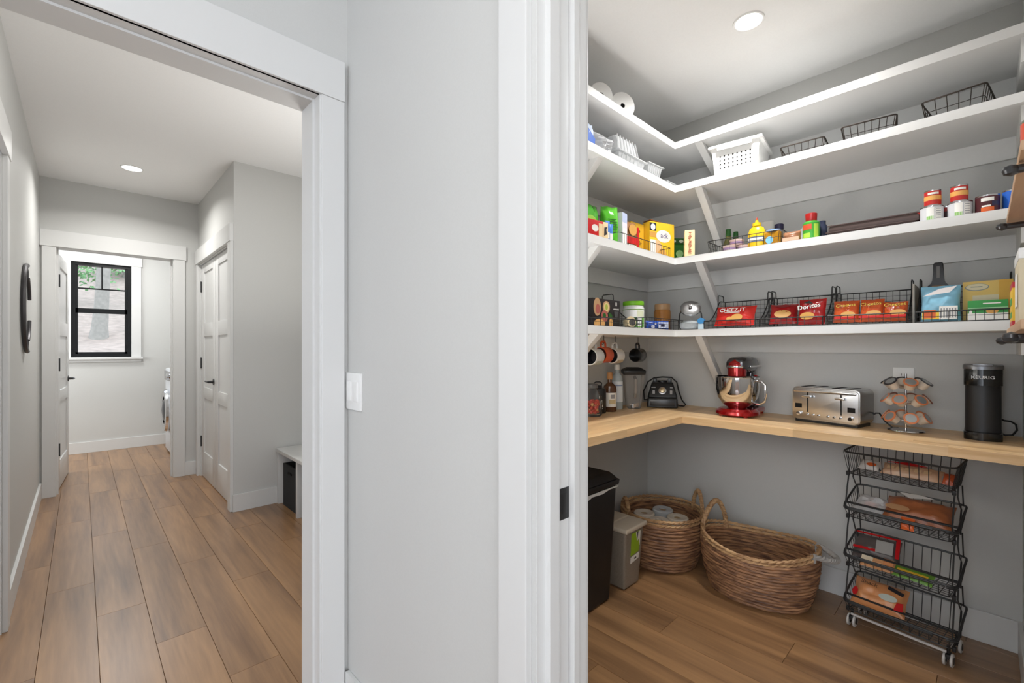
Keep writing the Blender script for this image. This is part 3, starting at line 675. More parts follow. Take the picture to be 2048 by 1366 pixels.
t = thing('pasta_box', 'tall pale lavender-grey box behind the wire tray on the third shelf', 'box', (2.035, 1.335, S3 + .0005), 6)
carton(t, 0.055, 0.10, 0.20, M_('pale lavender carton', '#d9d6e0', .45)); prints(t, [('r', -.026, .026, .15, .199, 0), ('r', -.02, .02, .02, .12, 1)], [M_('soft blue print', '#b4bfdc'), paper], .10)
t = standup('breadcrumb_bag', 'brown and red bag of snacks between the tall pale box and yellow box', 2.135, 1.32, 0.125, 0.178, 0.05, M_('brown kraft pouch', '#94673f', .5), -4, 8, cat='bag')
prints(t, [('r', -0.055, .055, .055, .09, 0), ('o', .0, .13, .035, .03, 1), ('r', .035, .055, .02, .15, 0), ('r', -.04, .03, .012, .05, 2)], [red, gold, paper], .052)
t = thing('cereal_box', 'mustard yellow box standing left of the bright yellow one', 'box', (2.258, 1.365, S3 + .0005), -4)
carton(t, 0.125, 0.05, 0.20, M_('mustard carton', '#d9ab2e', .45)); prints(t, [('o', 0.01, .155, .016, .010, 0)] + bars(-.04, .04, .12, 5, .003, .009, 0) + [('o', 0, .03, .04, .022, 1)], [M_('brown print', '#7b4a22'), gold], .05)
t = thing('cracker_box', 'bright yellow box with purple lettering and a dark roundel, lid ajar', 'box', (2.402, 1.29, S3 + .0005), -18)
carton(t, 0.185, 0.055, 0.212, yellow)
prints(t, [('r', -.092, -.045, .16, .205, 0), ('o', -.068, .182, .017, .018, 1), ('r', -.092, -.045, .125, .155, 2), ('o', 0.01, .135, .055, .035, 1), ('o', -.045, .06, .045, .05, 3), ('o', .0, .035, .03, .03, 4), ('r', -.09, -.05, .0, .11, 1)], [ink, paper, gold, M_('peach print', '#e3b58b'), gold], .055)
text('ack', 0.042, (0.015, -0.0292, .138), M_('purple ink', '#3c2f74'), t)
MB().box(-0.08, 0.095, -0.02, 0.04, 0, 0.003, M=Matrix.Translation((0, 0, .214)) @ Matrix.Rotation(R(6), 4, 'Y')).build('open_flap', brown, t)
b = MB().box(0.0926, 0.0929, -.024, .024, .02, .17); b.build('side_panel', M_('pale grey print', '#d8d7d2'), t)
t = thing('tea_box', 'green box with white emblem tucked in the corner of the third shelf', 'box', (2.575, 1.30, S3 + .0005), -40)
carton(t, 0.15, 0.05, 0.155, M_('forest carton', '#2f7d2c', .4)); prints(t, [('r', -.075, .075, .12, .15, 0)] + [('o', -.045 + .045 * k, .135, .013, .009, 1) for k in range(3)] + [('o', -.03, .055, .025, .025, 1), ('o', .035, .06, .022, .022, 2), ('r', -.05, .0, .012, .03, 3)], [dkgreen, M_('off white print', '#dfe3cf'), M_('light green print', '#9ed08a'), pink], .07)
t = thing('metal_tin', 'shallow grey tin lying behind the green box', 'tin', (2.67, 1.455, S3 + .0005), 0)
MB().lathe([(0.077, 0), (0.08, .003), (0.08, .17), (0.082, .172), (0.082, .182), (0.06, .186), (0, .187)], seg=40).build('tin', steel, t)
t = thing('cracker_sleeve_box', 'narrow cream box with brown vertical lettering in the third shelf corner', 'box', (2.472, 1.142, S3 + .0005), -62)
carton(t, 0.052, 0.10, 0.15, cream)
prints(t, [('p', [(-.004 + .006 * math.sin(k * 1.3), .138 - k * .008), (.007 + .005 * math.cos(k * 2), .138 - k * .008), (.006 + .004 * math.sin(k), .132 - k * .008), (-.006, .133 - k * .008)], 0) for k in range(15)], [M_('brick print', '#b2664a')], .10)
MB().box(.0262, .0265, -.04, .04, .01, .14).disc(0, 0, .0001, .0001, 0, .0001).build('side_panel', brown, t)
t = thing('wire_tray', 'low black wire tray along the north edge of the third shelf', 'tray', (2.12, 1.262, S3 + .0005), 0)
b = MB(); tw, td, th = 0.52, 0.14, 0.055
MB().tube([(x, y, th) for x, y in rrect(-tw/2, tw/2, -td/2 + .012, td/2, .012, 3)], .0018, closed=True).build('rim', blk, t)
b = MB().tube([(x, y, .001) for x, y in rrect(-tw/2, tw/2, -td/2 + .012, td/2, .012, 3)], .0015, closed=True)
for k in range(27): b.tube([(-tw/2 + .01 + k * .0192, -td/2 + .012, .001), (-tw/2 + .01 + k * .0192, -td/2 + .012, th)], .0009, seg=4)
b.build('wires', blk, t)

# ---------------------------------------------------------------- third shelf, east run
t = thing('wire_basket', 'black wire basket holding cups and condiments on the third shelf', 'basket', (2.515, 0.835, S3 + .0005), -90)
wire_basket(t, 0.34, 0.22, 0.062, nx=10, ny=7, m=blk, r=.0011, rr=.002, flare=.006)
# small flowered cups
for k, (x, y, z, lb) in enumerate(((2.455, 0.918, .0035, 'pink flowered snack cup lying low at the front of the black wire basket'), (2.50, 0.868, .0035, 'flowered snack cup beside the mustard in the black wire basket'), (2.485, 0.893, .0355, 'flowered snack cup stacked on top of two others in the wire basket'))):
    t = thing('snack_cup', lb, 'cup', (x, y, S3 + z), 0, 'flowered snack cups')
    MB().lathe([(0.024, 0), (0.030, 0.003), (0.032, .022), (0.034, .025), (0.034, .029), (0.0, .030)], seg=26).build('cup', M_('pale rose print', '#d8bdb6', .4), t)
    band(t, 0.0325, .006, .018, 0, 360, M_('mauve flower print', '#8c7392'), seg=26)
for (x, y, s_, lb) in ((2.60, 0.978, 1, 'green-capped glass bottle at the back left of the black wire basket'), (2.645, 0.955, .93, 'shorter green-capped bottle behind the other one')):
    t = thing('sauce_bottle', lb, 'bottle', (x, y, S3 + .0035), 0, 'green-capped bottles')
    bottle(t, [(0, 0), (.024 * s_, 0), (.026 * s_, .004), (.026 * s_, .075 * s_), (.014 * s_, .105 * s_), (.0125 * s_, .118 * s_), (0, .118 * s_)], M_('olive oil glass', '#6c6a3c', .1))
    MB().lathe([(0, .155 * s_), (.013 * s_, .155 * s_), (.015 * s_, .115 * s_), (0, .115 * s_)], seg=20, cap=False).build('cap', dkgreen, t)
t = thing('mustard_bottle', 'yellow squeeze mustard bottle with a pointed red tip', 'bottle', (2.50, 0.800, S3 + .0035), -90)
MB().lathe([(0, 0), (.038, 0), (.042, .006), (.043, .05), (.041, .085), (.032, .108), (.018, .118), (.018, .128), (0, .128)], seg=32, sy=.72, cap=False).build('bottle', M_('mustard plastic', '#f0c21c', .3), t)
MB().lathe([(0.0205, .118), (.0205, .134), (.009, .137), (.006, .150), (0, .150)], seg=20, cap=False).build('cap', M_('mustard plastic', '#f0c21c'), t)
MB().lathe([(0.006, .148), (.0045, .158), (.002, .163), (0, .163)], seg=12, cap=False).build('tip', redpl, t)
band(t, .0432, .035, .062, 205, 335, M_('slate label', '#5b6679'), sy=.74); band(t, .0437, .041, .055, 215, 325, paper, 'label_print', sy=.745)
t = thing('plastic_jug', 'white handled jug standing behind the mustard bottle', 'jug', (2.625, 0.787, S3 + .0035), -90)
MB().box(-.034, .034, -.020, .020, 0, .165, bev=.012, seg=3).build('jug', M_('milky plastic', '#dcdad2', .35), t)
MB().tube([(.015, -.024, .10), (.0, -.034, .115), (-.015, -.024, .10)], .004).build('handle', M_('milky plastic', '#dcdad2'), t)
t = thing('honey_jar', 'amber jar with a pale blue label beside the mustard bottle', 'jar', (2.50, 0.722, S3 + .0035), -90)
MB().box(-.036, .036, -.026, .026, 0, .075, bev=.009, seg=3).build('jar', M_('amber glass', '#a8761c', .12), t)
prints(t, [('o', -.012, .033, .017, .018, 0)], [sky], .0535)
MB().cyl(0, 0, .075, .084, .034, bev=.002).build('lid', M_('sky plastic', '#7fa3d6', .3), t)
t = thing('syrup_bottle', 'bottle with a dark navy cap behind the amber jar', 'bottle', (2.585, 0.722, S3 + .0035), 0)
bottle(t, [(0, 0), (.026, 0), (.028, .004), (.028, .08), (.018, .103), (0, .103)], M_('cloudy glass', '#b9b4a4', .15)); MB().cyl(0, 0, .100, .130, .021, bev=.003).build('cap', navy, t)
t = thing('bread_packet', 'flat brown packet resting at the front of the third shelf by the green jar', 'packet', (2.435, 0.625, S3 + .0005), -90)
MB().pillow(0.075, 0.05, 0.05, seed=31, crk=.2).build('packet', M_('brown bread wrap', '#9b6a4b', .35), t); prints(t, [('r', -.034, .034, .004, .02, 0)], [M_('peach wrap', '#d3a88f')], .054)
t = thing('spice_bag', 'silvery clear bag slanting up beside the red-capped jar', 'bag', (2.56, 0.660, S3 + .0005), -90)
MB().pillow(0.05, 0.16, 0.022, seed=40, crk=.3, M=Matrix.Rotation(R(40), 4, 'Y')).build('bag', M_('silvery film', '#c8cacb', .25), t)
t = thing('seasoning_jar', 'green labelled jar with a tall red cap on the third shelf', 'jar', (2.455, 0.552, S3 + .0005), -90)
MB().lathe([(0, 0), (.031, 0), (.034, .004), (.034, .078), (.026, .086), (0, .086)], seg=30, cap=False).build('jar', M_('green jar label', '#3f9c35', .3), t)
band(t, .0345, .045, .070, 215, 285, M_('orange badge', '#c9502e')); band(t, .0347, .008, .03, 220, 275, M_('lime badge', '#a7cf45'), 'label_print'); band(t, .0345, .008, .07, 300, 335, M_('lime badge', '#a7cf45'), 'label_print')
MB().lathe([(.019, .084), (.022, .09), (.024, .122), (.021, .124), (0, .124)], seg=28, cap=False).build('cap', redpl, t)
t = thing('spice_bottle', 'dark little bottle tucked behind the red-capped green jar', 'bottle', (2.52, 0.522, S3 + .0005), 0)
bottle(t, [(0, 0), (.019, 0), (.02, .003), (.02, .07), (.014, .08), (.014, .095), (0, .095)], M_('dark blue glass', '#2c3348', .2))
for k, (h0, lb) in enumerate(((0.0, 'dark brown board lying flat at the bottom of the pair on the third shelf'), (0.031, 'dark brown board resting on top of the other on the third shelf'))):
    t = thing('wooden_board', lb, 'board', (2.545 + .008 * k, 0.34 - .004 * k, S3 + .0006 + h0), -90, 'dark brown boards')
    dk = M_('dark walnut', '#4b3a36', .5, bump=.1, bscale=40)
    MB().prism([(-.155, 0), (.155, 0), (.155, .018), (.148, .024), (-.148, .024), (-.155, .018)], -.07, .07, 'XZ', bev=.001).build('board', dk, t)
    MB().box(-.16, .16, -.074, -.066, .024, .0285, bev=.001).build('lip', dk, t)
# cans
lab_red = M_('tomato red label', '#bb2a26', .35); lab_amb = M_('amber stripe', '#e0a457', .4); lab_w = M_('grey white label', '#c9c9cc', .45); lab_g = M_('label green', '#69b324', .4); lab_dk = M_('dark maroon label', '#4a1a20', .35)
def tomato(x, y, z, lb, rz):
    t = thing('food_can', lb, 'can', (x, y, z), rz, 'red and amber food cans'); can(t, .0262, .066, lab_red, [(.024, .042, 0, 360, lab_amb)])
    MB().lathe([(.0268, .046), (.0268, .054)], seg=16, a0=225, a1=300, cap=False).build('lettering', paper, t); return t
def veg(x, y, lb, rz):
    t = thing('food_can', lb, 'can', (x, y, S3 + .0005), rz, 'grey and green labelled cans')
    can(t, .036, .066, lab_w, [(.009, .058, 225, 262, paper), (.006, .024, 226, 260, lab_g), (.01, .055, 268, 300, paper), (.006, .06, 345, 400, M_('charcoal label', '#5a5a5a'))])
    for k in range(5): MB().lathe([(.0364, .05 - k * .009), (.0364, .053 - k * .009)], seg=8, a0=272, a1=297, cap=False).build('small_print', M_('grey print', '#8d8d90'), t)
    return t
veg(2.475, 0.142, 'grey-white labelled can with a green patch under the left red can', -68); veg(2.475, 0.062, 'grey-white labelled can with a green patch under the right red can', -68)
tomato(2.480, 0.140, S3 + .0672, 'red and amber can stacked on the left grey-labelled can', -75)
tomato(2.480, 0.064, S3 + .0672, 'red and amber can stacked on the right grey-labelled can', -75)
for (x, y, lb) in ((2.555, 0.178, 'maroon can half hidden behind the left grey-labelled can'), (2.552, 0.102, 'maroon can seen in the gap between the two stacks of cans')):
    t = thing('food_can', lb, 'can', (x, y, S3 + .0005), 0, 'maroon food cans'); can(t, .036, .072, lab_dk, [(.05, .066, 0, 360, lab_red)])
t = thing('bean_can', 'dark maroon can with a white oval label, right of the can stacks', 'can', (2.475, -0.012, S3 + .0005), -75)
can(t, .034, .074, lab_dk, [(.048, .062, 225, 285, paper), (.010, .026, 225, 285, orange), (.030, .046, 275, 320, navy), (.027, .033, 228, 270, paper)])
t = thing('blue_can', 'blue can half hidden behind the wooden wall rack', 'can', (2.49, -0.079, S3 + .0005), -75)
can(t, .030, .083, blue, [(.035, .06, 240, 290, sky), (.06, .075, 262, 300, M_('tan badge', '#cdb27a'))])

# ---------------------------------------------------------------- lowest shelf: mesh baskets and what they hold
def mesh_basket(lb, x, y, w, d, rot, h0=0.042, h1=0.162, group='tall-backed black mesh baskets'):
    t = thing('mesh_basket', lb, 'basket', (x, y, S4 + .0006), rot, group)
    def hs(v):      # height of the side at v = 0 (front) .. 1 (back)
        return h0 + (h1 - h0) * (0 if v < .18 else min(1, ((v - .18) / .55)) ** 1.6)
    N = 14; side = [(-d/2 + d * i / N, hs(i / N)) for i in range(N + 1)]
    b = MB()
    for sx in (-1, 1): b.tube([(sx * w/2, yy, zz) for yy, zz in side], .0028, seg=6)
    b.tube([(-w/2, -d/2, h0), (w/2, -d/2, h0)], .0028).tube([(-w/2, d/2, h1), (w/2, d/2, h1)], .0028)
    for sx in (-1, 1): b.tube([(sx * w/2, -d/2, .002), (sx * w/2, d/2, .002)], .0025).tube([(sx * w/2, d/2, .002), (sx * w/2, d/2, h1)], .0025).tube([(sx * w/2, -d/2, .002), (sx * w/2, -d/2, h0)], .0025)
    b.tube([(-w/2, -d/2, .002), (w/2, -d/2, .002)], .0025).tube([(-w/2, d/2, .002), (w/2, d/2, .002)], .0025)
    b.build('rim', blk, t)
    for sx in (-1, 1):
        MB().tube([(sx * w/2, d * .14, hs(.64)), (sx * w/2, d * .15, h1 + .026), (sx * w/2, d * .18, h1 + .032), (sx * w/2, d * .38, h1 + .032), (sx * w/2, d * .41, h1 + .026), (sx * w/2, d * .42, h1)], .0026, seg=6).build('handle', blk, t)
    b = MB(); g = 0.023; r = .0009; nx = int(w / g); ny = int(d / g); nz = int(h1 / g)
    for i in range(1, nx): xx = -w/2 + w * i / nx; b.tube([(xx, -d/2, h0), (xx, -d/2, .002), (xx, d/2, .002), (xx, d/2, h1)], r, seg=4)
    for j in range(1, ny):
        yy = -d/2 + d * j / ny; h = hs(j / ny); b.tube([(-w/2, yy, h), (-w/2, yy, .002), (w/2, yy, .002), (w/2, yy, h)], r, seg=4)
    for k in range(1, nz + 1):
        z = k * g
        if z >= h1: continue
        vs_ = [i / 60 for i in range(61) if hs(i / 60) >= z - 1e-6]; y0 = -d/2 + d * (vs_[0] if vs_ else 1)
        b.tube([(-w/2, y0, z), (-w/2, d/2, z), (w/2, d/2, z), (w/2, y0, z)], r, seg=4)
        if z < h0: b.tube([(-w/2, -d/2, z), (w/2, -d/2, z)], r, seg=4)
    b.build('mesh', blk, t); return t
for yc, w, lb in ((0.905, .255, 'black mesh basket next to the glass jar, holding one bright red bag'), (0.630, .262, 'black mesh basket holding the two darker red snack bags'),
                  (0.347, .268, 'black mesh basket holding the orange snack bags'), (0.055, .262, 'rightmost black mesh basket, holding the loaf bag and tea boxes')):
    mesh_basket(lb, 2.555, yc, w, .285, -90)
mesh_basket('black mesh basket around the avocado box on the north run of the lowest shelf', 1.925, 1.362, .37, .27, 0)

def lying(name, lb, x, y, w, h, d, m, tilt, rotz=-90, seed=0, words=None, z=S4 + .004, cat='bag', zoff=0, crk=.22):
    """bag leaning back by tilt degrees"""
    t = thing(name, lb, cat, (x, y, z + zoff), 0, rot=None)
    t.rotation_euler = (Matrix.Rotation(R(rotz), 3, 'Z') @ Matrix.Rotation(R(-tilt), 3, 'X')).to_euler()
    MB().pillow(w, h, d, seed=seed, crk=crk, nx=24, nz=20).build('pouch', m, t)
    return t
redb = M_('glossy red bag', '#cf2a22', .22); redd = M_('deep red bag', '#a5191b', .22); orb = M_('glossy orange bag', '#cf5a2b', .25); outl = M_('black outline ink', '#1a1414')
t = lying('cracker_bag', 'bright red bag of cheese crackers in the mesh basket nearest the glass jar', 2.475, 0.905, .20, .115, .05, redb, 24, seed=51, zoff=.012)
text('CHEEZ-IT', .030, (-.006, -.036, .074), paper, t, off=.01); prints(t, [('o', .02, .035, .028, .020, 0), ('o', -.015, .028, .016, .012, 0), ('r', -.045, .03, .062, .066, 1)], [gold, paper], .058)
t = lying('chip_bag', 'red snack bag folded over, left of the one with white lettering', 2.49, 0.680, .120, .115, .055, redd, 30, seed=57, rotz=-84, zoff=.014)
prints(t, [('o', .0, .04, .036, .022, 0), ('p', [(-.04, .085), (.01, .095), (.04, .085), (.0, .075)], 1)], [gold, M_('deep red shade', '#7d1114')], .058)
t = lying('chip_bag', 'deep red bag of tortilla chips with white lettering', 2.47, 0.556, .113, .122, .05, redd, 12, seed=61, rotz=-96, zoff=.006)
text('Doritos', .030, (-.004, -.0325, .078), outl, t, off=.035, tilt=8); text('Doritos', .030, (-.004, -.0335, .078), paper, t, off=.008, tilt=8)
prints(t, [('o', -.01, .035, .03, .018, 0), ('p', [(-.03, .098), (.012, .092), (-.005, .108)], 1)], [gold, outl], .055)
for (y, w, sd, lb, rz) in ((0.425, .095, 64, 'orange snack bag at the left end of its mesh basket', -88), (0.335, .082, 67, 'orange snack bag in the middle of its mesh basket, most upright', -92), (0.255, .080, 71, 'orange snack bag at the right of its mesh basket, slumped flat', -90)):
    t = lying('cheese_puff_bag', lb, 2.475, y, w, .105 if y > .3 else .088, .045, orb, 20, seed=sd, rotz=rz, zoff=.010)
    t['group'] = 'orange snack bags'
    text('Cheetos', .021, (0, -.0305, .070 if y > .3 else .062), outl, t, off=.035, tilt=4); text('Cheetos', .021, (0, -.0315, .070 if y > .3 else .062), M_('golden yellow ink', '#e6b52c'), t, off=.005, tilt=4)
    prints(t, [('o', 0.01, .028, .026, .014, 0), ('r', -.04, .04, .008, .018, 1)], [gold, red], .052)
t = thing('griddle_pan', 'black long-handled pan standing upright behind the blue loaf bag', 'pan', (2.655, 0.132, S4 + .004), -90)
MB().prism([(-.058, 0), (.058, 0), (.058, .12), (.046, .150), (.020, .172), (.016, .185), (.016, .255), (.012, .262), (-.012, .262), (-.016, .255), (-.016, .185), (-.020, .172), (-.046, .150), (-.058, .12)], -.008, .008, 'XZ', bev=.003).build('pan', blk, t)
MB().prism([(-.005, .195), (.005, .195), (.005, .245), (-.005, .245)], -.0095, -.007, 'XZ').build('handle_slot', M_('grey inlay', '#6d6a68'), t)
MB().box(-.020, .020, -.0095, -.007, .148, .163).build('label', M_('copper label', '#8a6238'), t)
t = thing('cutting_mat', 'thin pale board standing edge-on beside the mesh basket of orange bags', 'board', (2.60, 0.203, S4 + .0006), 0)
MB().box(-.10, .10, -.0035, .0035, 0, .165, bev=.001).build('board', M_('pale taupe board', '#a8a39a'), t); t.location.y = 0.1995
t = lying('bread_bag', 'sky-blue and white loaf bag in the rightmost mesh basket', 2.485, 0.118, .118, .145, .075, M_('sky blue loaf bag', '#8cc4de', .28), 4, seed=80, rotz=-92, crk=.14)
prints(t, [('r', -.05, .0, .008, .035, 0), ('r', -.045, -.01, .012, .045, 1), ('r', .0, .052, .006, .058, 2), ('p', [(-.05, .10), (.0, .128), (.05, .136), (.03, .112)], 3)] + [('r', .004 + .008 * k, .008 + .008 * k, .012, .05, 4) for k in range(6)], [yellow, orange, paper, M_('cloud white film', '#e9e2e0', .3), M_('grey print', '#8d8d90')], .078)
t = thing('tea_box', 'green and white box at the front of the rightmost mesh basket', 'box', (2.465, -0.012, S4 + .0045), -90)
carton(t, .104, .06, .074, M_('kelly green carton', '#2b8a3c', .45)); prints(t, [('r', -.052, .052, .0, .026, 0), ('r', -.052, .052, .044, .047, 1), ('r', -.012, .034, .060, .064, 0), ('o', .012, .033, .016, .009, 2), ('o', -.044, .030, .004, .008, 0)], [paper, M_('pale green rule', '#9cc69c'), gold], .06)
t = thing('tea_box', 'large pale yellow box with an oval crest behind the green and white one', 'box', (2.565, -0.012, S4 + .0045), -90)
carton(t, .135, .09, .155, M_('pale yellow carton', '#e3c06c', .5)); prints(t, [('r', -.04, .05, .02, .10, 0), ('o', -.028, .132, .033, .014, 1), ('o', -.028, .133, .030, .012, 0), ('r', .03, .067, .02, .155, 2)] + bars(-.045, -.012, .135, 1, .003, .01, 1), [M_('pale cream print', '#dccfae'), M_('grey green ink', '#8a8f86'), M_('deep yellow print', '#d8a83f')], .09)

# north run
t = thing('meal_box', 'black box printed with halved avocados inside the north mesh basket', 'box', (1.885, 1.335, S4 + .0045), 0)
carton(t, 0.235, .09, .136, M_('black carton', '#221c1c', .4))
av = M_('avocado skin tan', '#b9926a'); avg = M_('avocado flesh', '#a9b24a'); avr = M_('ham pink', '#a85a50')
prints(t, [('o', -.080, .095, .030, .044, 0), ('o', -.076, .085, .018, .024, 1), ('o', -.004, .098, .030, .030, 0), ('o', -.004, .098, .022, .022, 4), ('o', -.004, .098, .012, .014, 2), ('o', -.02, .052, .028, .030, 1), ('o', -.022, .055, .014, .012, 3), ('o', .030, .055, .018, .012, 3, -30), ('o', -.062, .015, .045, .022, 5), ('o', .034, .018, .016, .024, 5),
           ('r', .056, .104, .088, .094, 6), ('r', .074, .086, .108, .126, 6), ('p', [(.062, .08), (.098, .08), (.092, .05), (.068, .05)], 7)], [av, avr, avg, dkgreen, M_('avocado flesh pale', '#d8c489'), M_('toast gold', '#dba661'), M_('silver ink', '#b9b6b2'), M_('charcoal emblem', '#4c4c4c')], .09)
t = thing('yogurt_tub', 'clear round tub with a foil lid lying at the corner of the avocado box', 'tub', (2.045, 1.262, S4 + .031), -20)
MB().lathe([(0, -.018), (.024, -.018), (.027, .012), (.029, .014), (.029, .018), (0, .018)], seg=30, M=Matrix.Rotation(R(80), 4, 'X')).build('tub', M_('pale tub', '#cbb993', .3), t)
MB().disc(.004, 0, .019, .019, -.0212, -.017, 0).build('lid_print', M_('dark grey lid', '#55514f'), t)
for (x, y, s_, lb) in ((2.172, 1.462, .95, 'white tub with a lime green lid, behind the larger one'), (2.222, 1.345, 1.0, 'large white tub with a lime green lid, in front')):
    t = thing('powder_tub', lb, 'tub', (x, y, S4 + .0045), -32, 'white tubs with green lids'); r = .058 * s_
    MB().lathe([(0, 0), (r * .95, 0), (r, .004), (r, .112), (r * .93, .124), (r * .93, .132), (0, .132)], seg=40, cap=False).build('tub', white, t)
    MB().lathe([(r * .96, .128), (r * .99, .131), (r * .99, .148), (r * .95, .152), (0, .152)], seg=40, cap=False).build('lid', palegrn, t)
    band(t, r * 1.005, .104, .108, 0, 360, M_('green rule', '#6c9a3a'), seg=40)
    band(t, r * 1.005, .008, .062, 235, 262, dkgreen); band(t, r * 1.005, .008, .060, 292, 316, M_('leaf label green', '#6fb441')); band(t, r * 1.006, .066, .10, 262, 312, M_('pale green label', '#dfe3c4')); band(t, r * 1.005, .008, .014, 262, 300, M_('leaf label green', '#6fb441'))
t = thing('wire_basket', 'low dark wire basket around the tubs and the blue packet on the lowest shelf', 'basket', (2.365, 1.345, S4 + .0006), 0)
wire_basket(t, .41, .25, .060, nx=20, ny=9, m=blk, r=.0009, rr=.0019)
t = thing('cookie_packet', 'royal blue and white packet lying in the low wire basket', 'packet', (2.375, 1.285, S4 + .006), -28)
MB().pillow(.15, .048, .055, seed=91, crk=.25).build('packet', M_('royal blue wrap', '#2450b0', .25), t)
prints(t, [('r', -.01, .055, .006, .040, 0), ('r', .005, .03, .012, .03, 1), ('o', -.045, .014, .012, .009, 0), ('o', -.03, .03, .008, .006, 0)], [M_('pale lilac wrap', '#cdd3ea', .3), navy], .058)
t = thing('sauce_jar', 'orange-brown jar with a pale lid in the corner of the lowest shelf', 'jar', (2.625, 1.385, S4 + .0006), 0)
MB().lathe([(0, 0), (.046, 0), (.049, .004), (.049, .125), (.044, .138), (0, .138)], seg=36, cap=False).build('jar', M_('caramel contents', '#c6843f', .25), t)
MB().lathe([(.046, .136), (.047, .14), (.047, .168), (.044, .172), (0, .172)], seg=36, cap=False).build('lid', M_('tan plastic lid', '#cda274', .4), t)
t = thing('cookie_jar', 'clear glass jar with a slanted round metal lid near the shelf corner', 'jar', (2.462, 1.130, S4 + .0006), -65)
MB().lathe([(0, 0), (.050, 0), (.060, .012), (.064, .05), (.060, .09), (.050, .112)], seg=40, cap=False).build('jar', glass, t)
Mt = Matrix.Translation((0, -.018, .118)) @ Matrix.Rotation(R(52), 4, 'X')
MB().lathe([(0, .014), (.02, .0135), (.045, .010), (.054, .004), (.054, -.004), (0, -.004)], seg=40, cap=False, M=Mt).build('lid', steel, t)
MB().lathe([(0, .034), (.010, .032), (.011, .026), (.005, .02), (.005, .012)], seg=20, cap=False, M=Mt).build('knob', chrome, t)
MB().lathe([(0, .004), (.046, .004), (.055, .014), (.056, .035), (.03, .052), (0, .056)], seg=30, cap=False).build('contents', M_('pale sugar cubes', '#c9cdd0', .8, bump=.8, bscale=70), t)
t = thing('bag_clip', 'small bright blue clip between the glass jar and the first mesh basket', 'clip', (2.425, 1.053, S4 + .0006), -80)
MB().box(-.015, .015, -.012, .012, 0, .03, bev=.003).build('clip_base', M_('milky blue plastic', '#b8cbd6', .3), t); MB().disc(.0, .045, .018, .016, -.012, .012).build('clip_grip', M_('bright blue plastic', '#1c7fbe', .3), t)

# ---------------------------------------------------------------- hanging mugs
def mug(lb, x, y, z, yaw, body, inner, pitch=0, printm=None):
    t = thing('mug', lb, 'mug', (x, y, z), 0, 'mugs hanging under the lowest shelf')
    t.rotation_euler = (Matrix.Rotation(R(yaw), 3, 'Z') @ Matrix.Rotation(R(90 + pitch), 3, 'X')).to_euler()     # mouth (local +Z) looks along -Y before the yaw
    Rr, Hh = .040, .076
    MB().lathe([(0, -Hh/2), (Rr * .9, -Hh/2), (Rr, -Hh/2 + .006), (Rr, Hh/2), (Rr - .0035, Hh/2)], seg=40, cap=False).build('body', body, t)
    MB().lathe([(Rr - .0035, Hh/2), (Rr - .004, -Hh/2 + .008), (0, -Hh/2 + .005)], seg=40, cap=False).build('interior', inner, t)
    MB().tube([(0, Rr - .002, .028), (0, Rr + .018, .030), (0, Rr + .028, .018), (0, Rr + .029, -.004), (0, Rr + .018, -.014), (0, Rr - .002, -.016)], .0055, seg=8).build('handle', body, t)
    if printm: MB().lathe([(Rr + .0004, -.03), (Rr + .0004, .028)], seg=30, a0=100, a1=330, cap=False).build('print', printm, t)
    return t
hooks = M_('dark hook', '#2a2a2a', .3, metal=.8)
pr1 = M_('speckled grey print', '#a9b3ad', .3, var=.6, bscale=90); pr2 = M_('tan and grey print', '#b8ad97', .3, var=.6, bscale=80)
MG = [('white mug with a speckled print, closest to the door jamb', 1.800, 1.305, 1.205, -86, white, ink, pr1), ('orange mug with a dark red inside', 1.925, 1.335, 1.212, -86, M_('orange glaze', '#d9552c', .25), M_('oxblood glaze', '#5c1512', .3), None),
      ('white printed mug with a black inside, right of the orange one', 2.085, 1.372, 1.205, -88, white, ink, pr2), ('large charcoal mug hanging alone at the right of the others', 2.372, 1.405, 1.205, -84, M_('charcoal glaze', '#34302f', .22), M_('black glaze', '#161616', .2), None)]
for k, (lb, x, y, z, yw, bm, im, pm_) in enumerate(MG):
    t = mug(lb, x, y, z, yw, bm, im, 0, pm_)
    h = thing('cup_hook', ['cup hook holding the mug closest to the door jamb', 'cup hook holding the orange mug', 'cup hook holding the printed mug right of the orange one', 'cup hook holding the large charcoal mug'][k], 'hook', (x, y, S4 - ST), yw, 'cup hooks under the lowest shelf')
    MB().tube([(0, 0, 0), (0, 0, -.018)] + [(0, -.012 + .012 * math.cos(R(a)), -.024 + .012 * math.sin(R(a)) * 1.2 - .008) for a in range(0, -200, -25)], .0017, seg=6).build('hook', hooks, h)

# ---------------------------------------------------------------- counter, north run
t = thing('snack_jar', 'ribbed glass jar of red snacks at the door-jamb end of the counter', 'jar', (1.975, 1.448, CZ + .0005))
MB().lathe([(0, 0), (.048, 0), (.054, .006), (.056, .06), (.050, .105), (.034, .135), (.030, .145)] + [(.030, .15)], seg=44, cap=False).build('jar', glass, t)
MB().cyl(0, 0, .148, .170, .033, seg=30, bev=.003).build('lid', M_('smoky lid', '#5e5f62', .3), t)
rr = random.Random(8); b = MB()
for k in range(70):
    a, q, z = rr.uniform(0, 2 * PI), .038 * math.sqrt(rr.random()), .012 + .07 * rr.random()
    b.lathe([(0, -.010), (.008, -.006), (.009, 0), (.006, .008), (0, .010)], 0 if rr.random() < .8 else 1, seg=6, cap=False, M=Matrix.Translation((q * math.cos(a), q * math.sin(a), z)) @ Matrix.Rotation(rr.uniform(0, 3), 4, 'X'))
b.build('snacks', [M_('chili red snack', '#c23a22', .5), M_('tan snack', '#d9a05c', .5)], t, kind='stuff')
t = thing('growler', 'black flask with white print between the snack jar and the amber bottle', 'flask', (2.088, 1.488, CZ + .0005), -38)
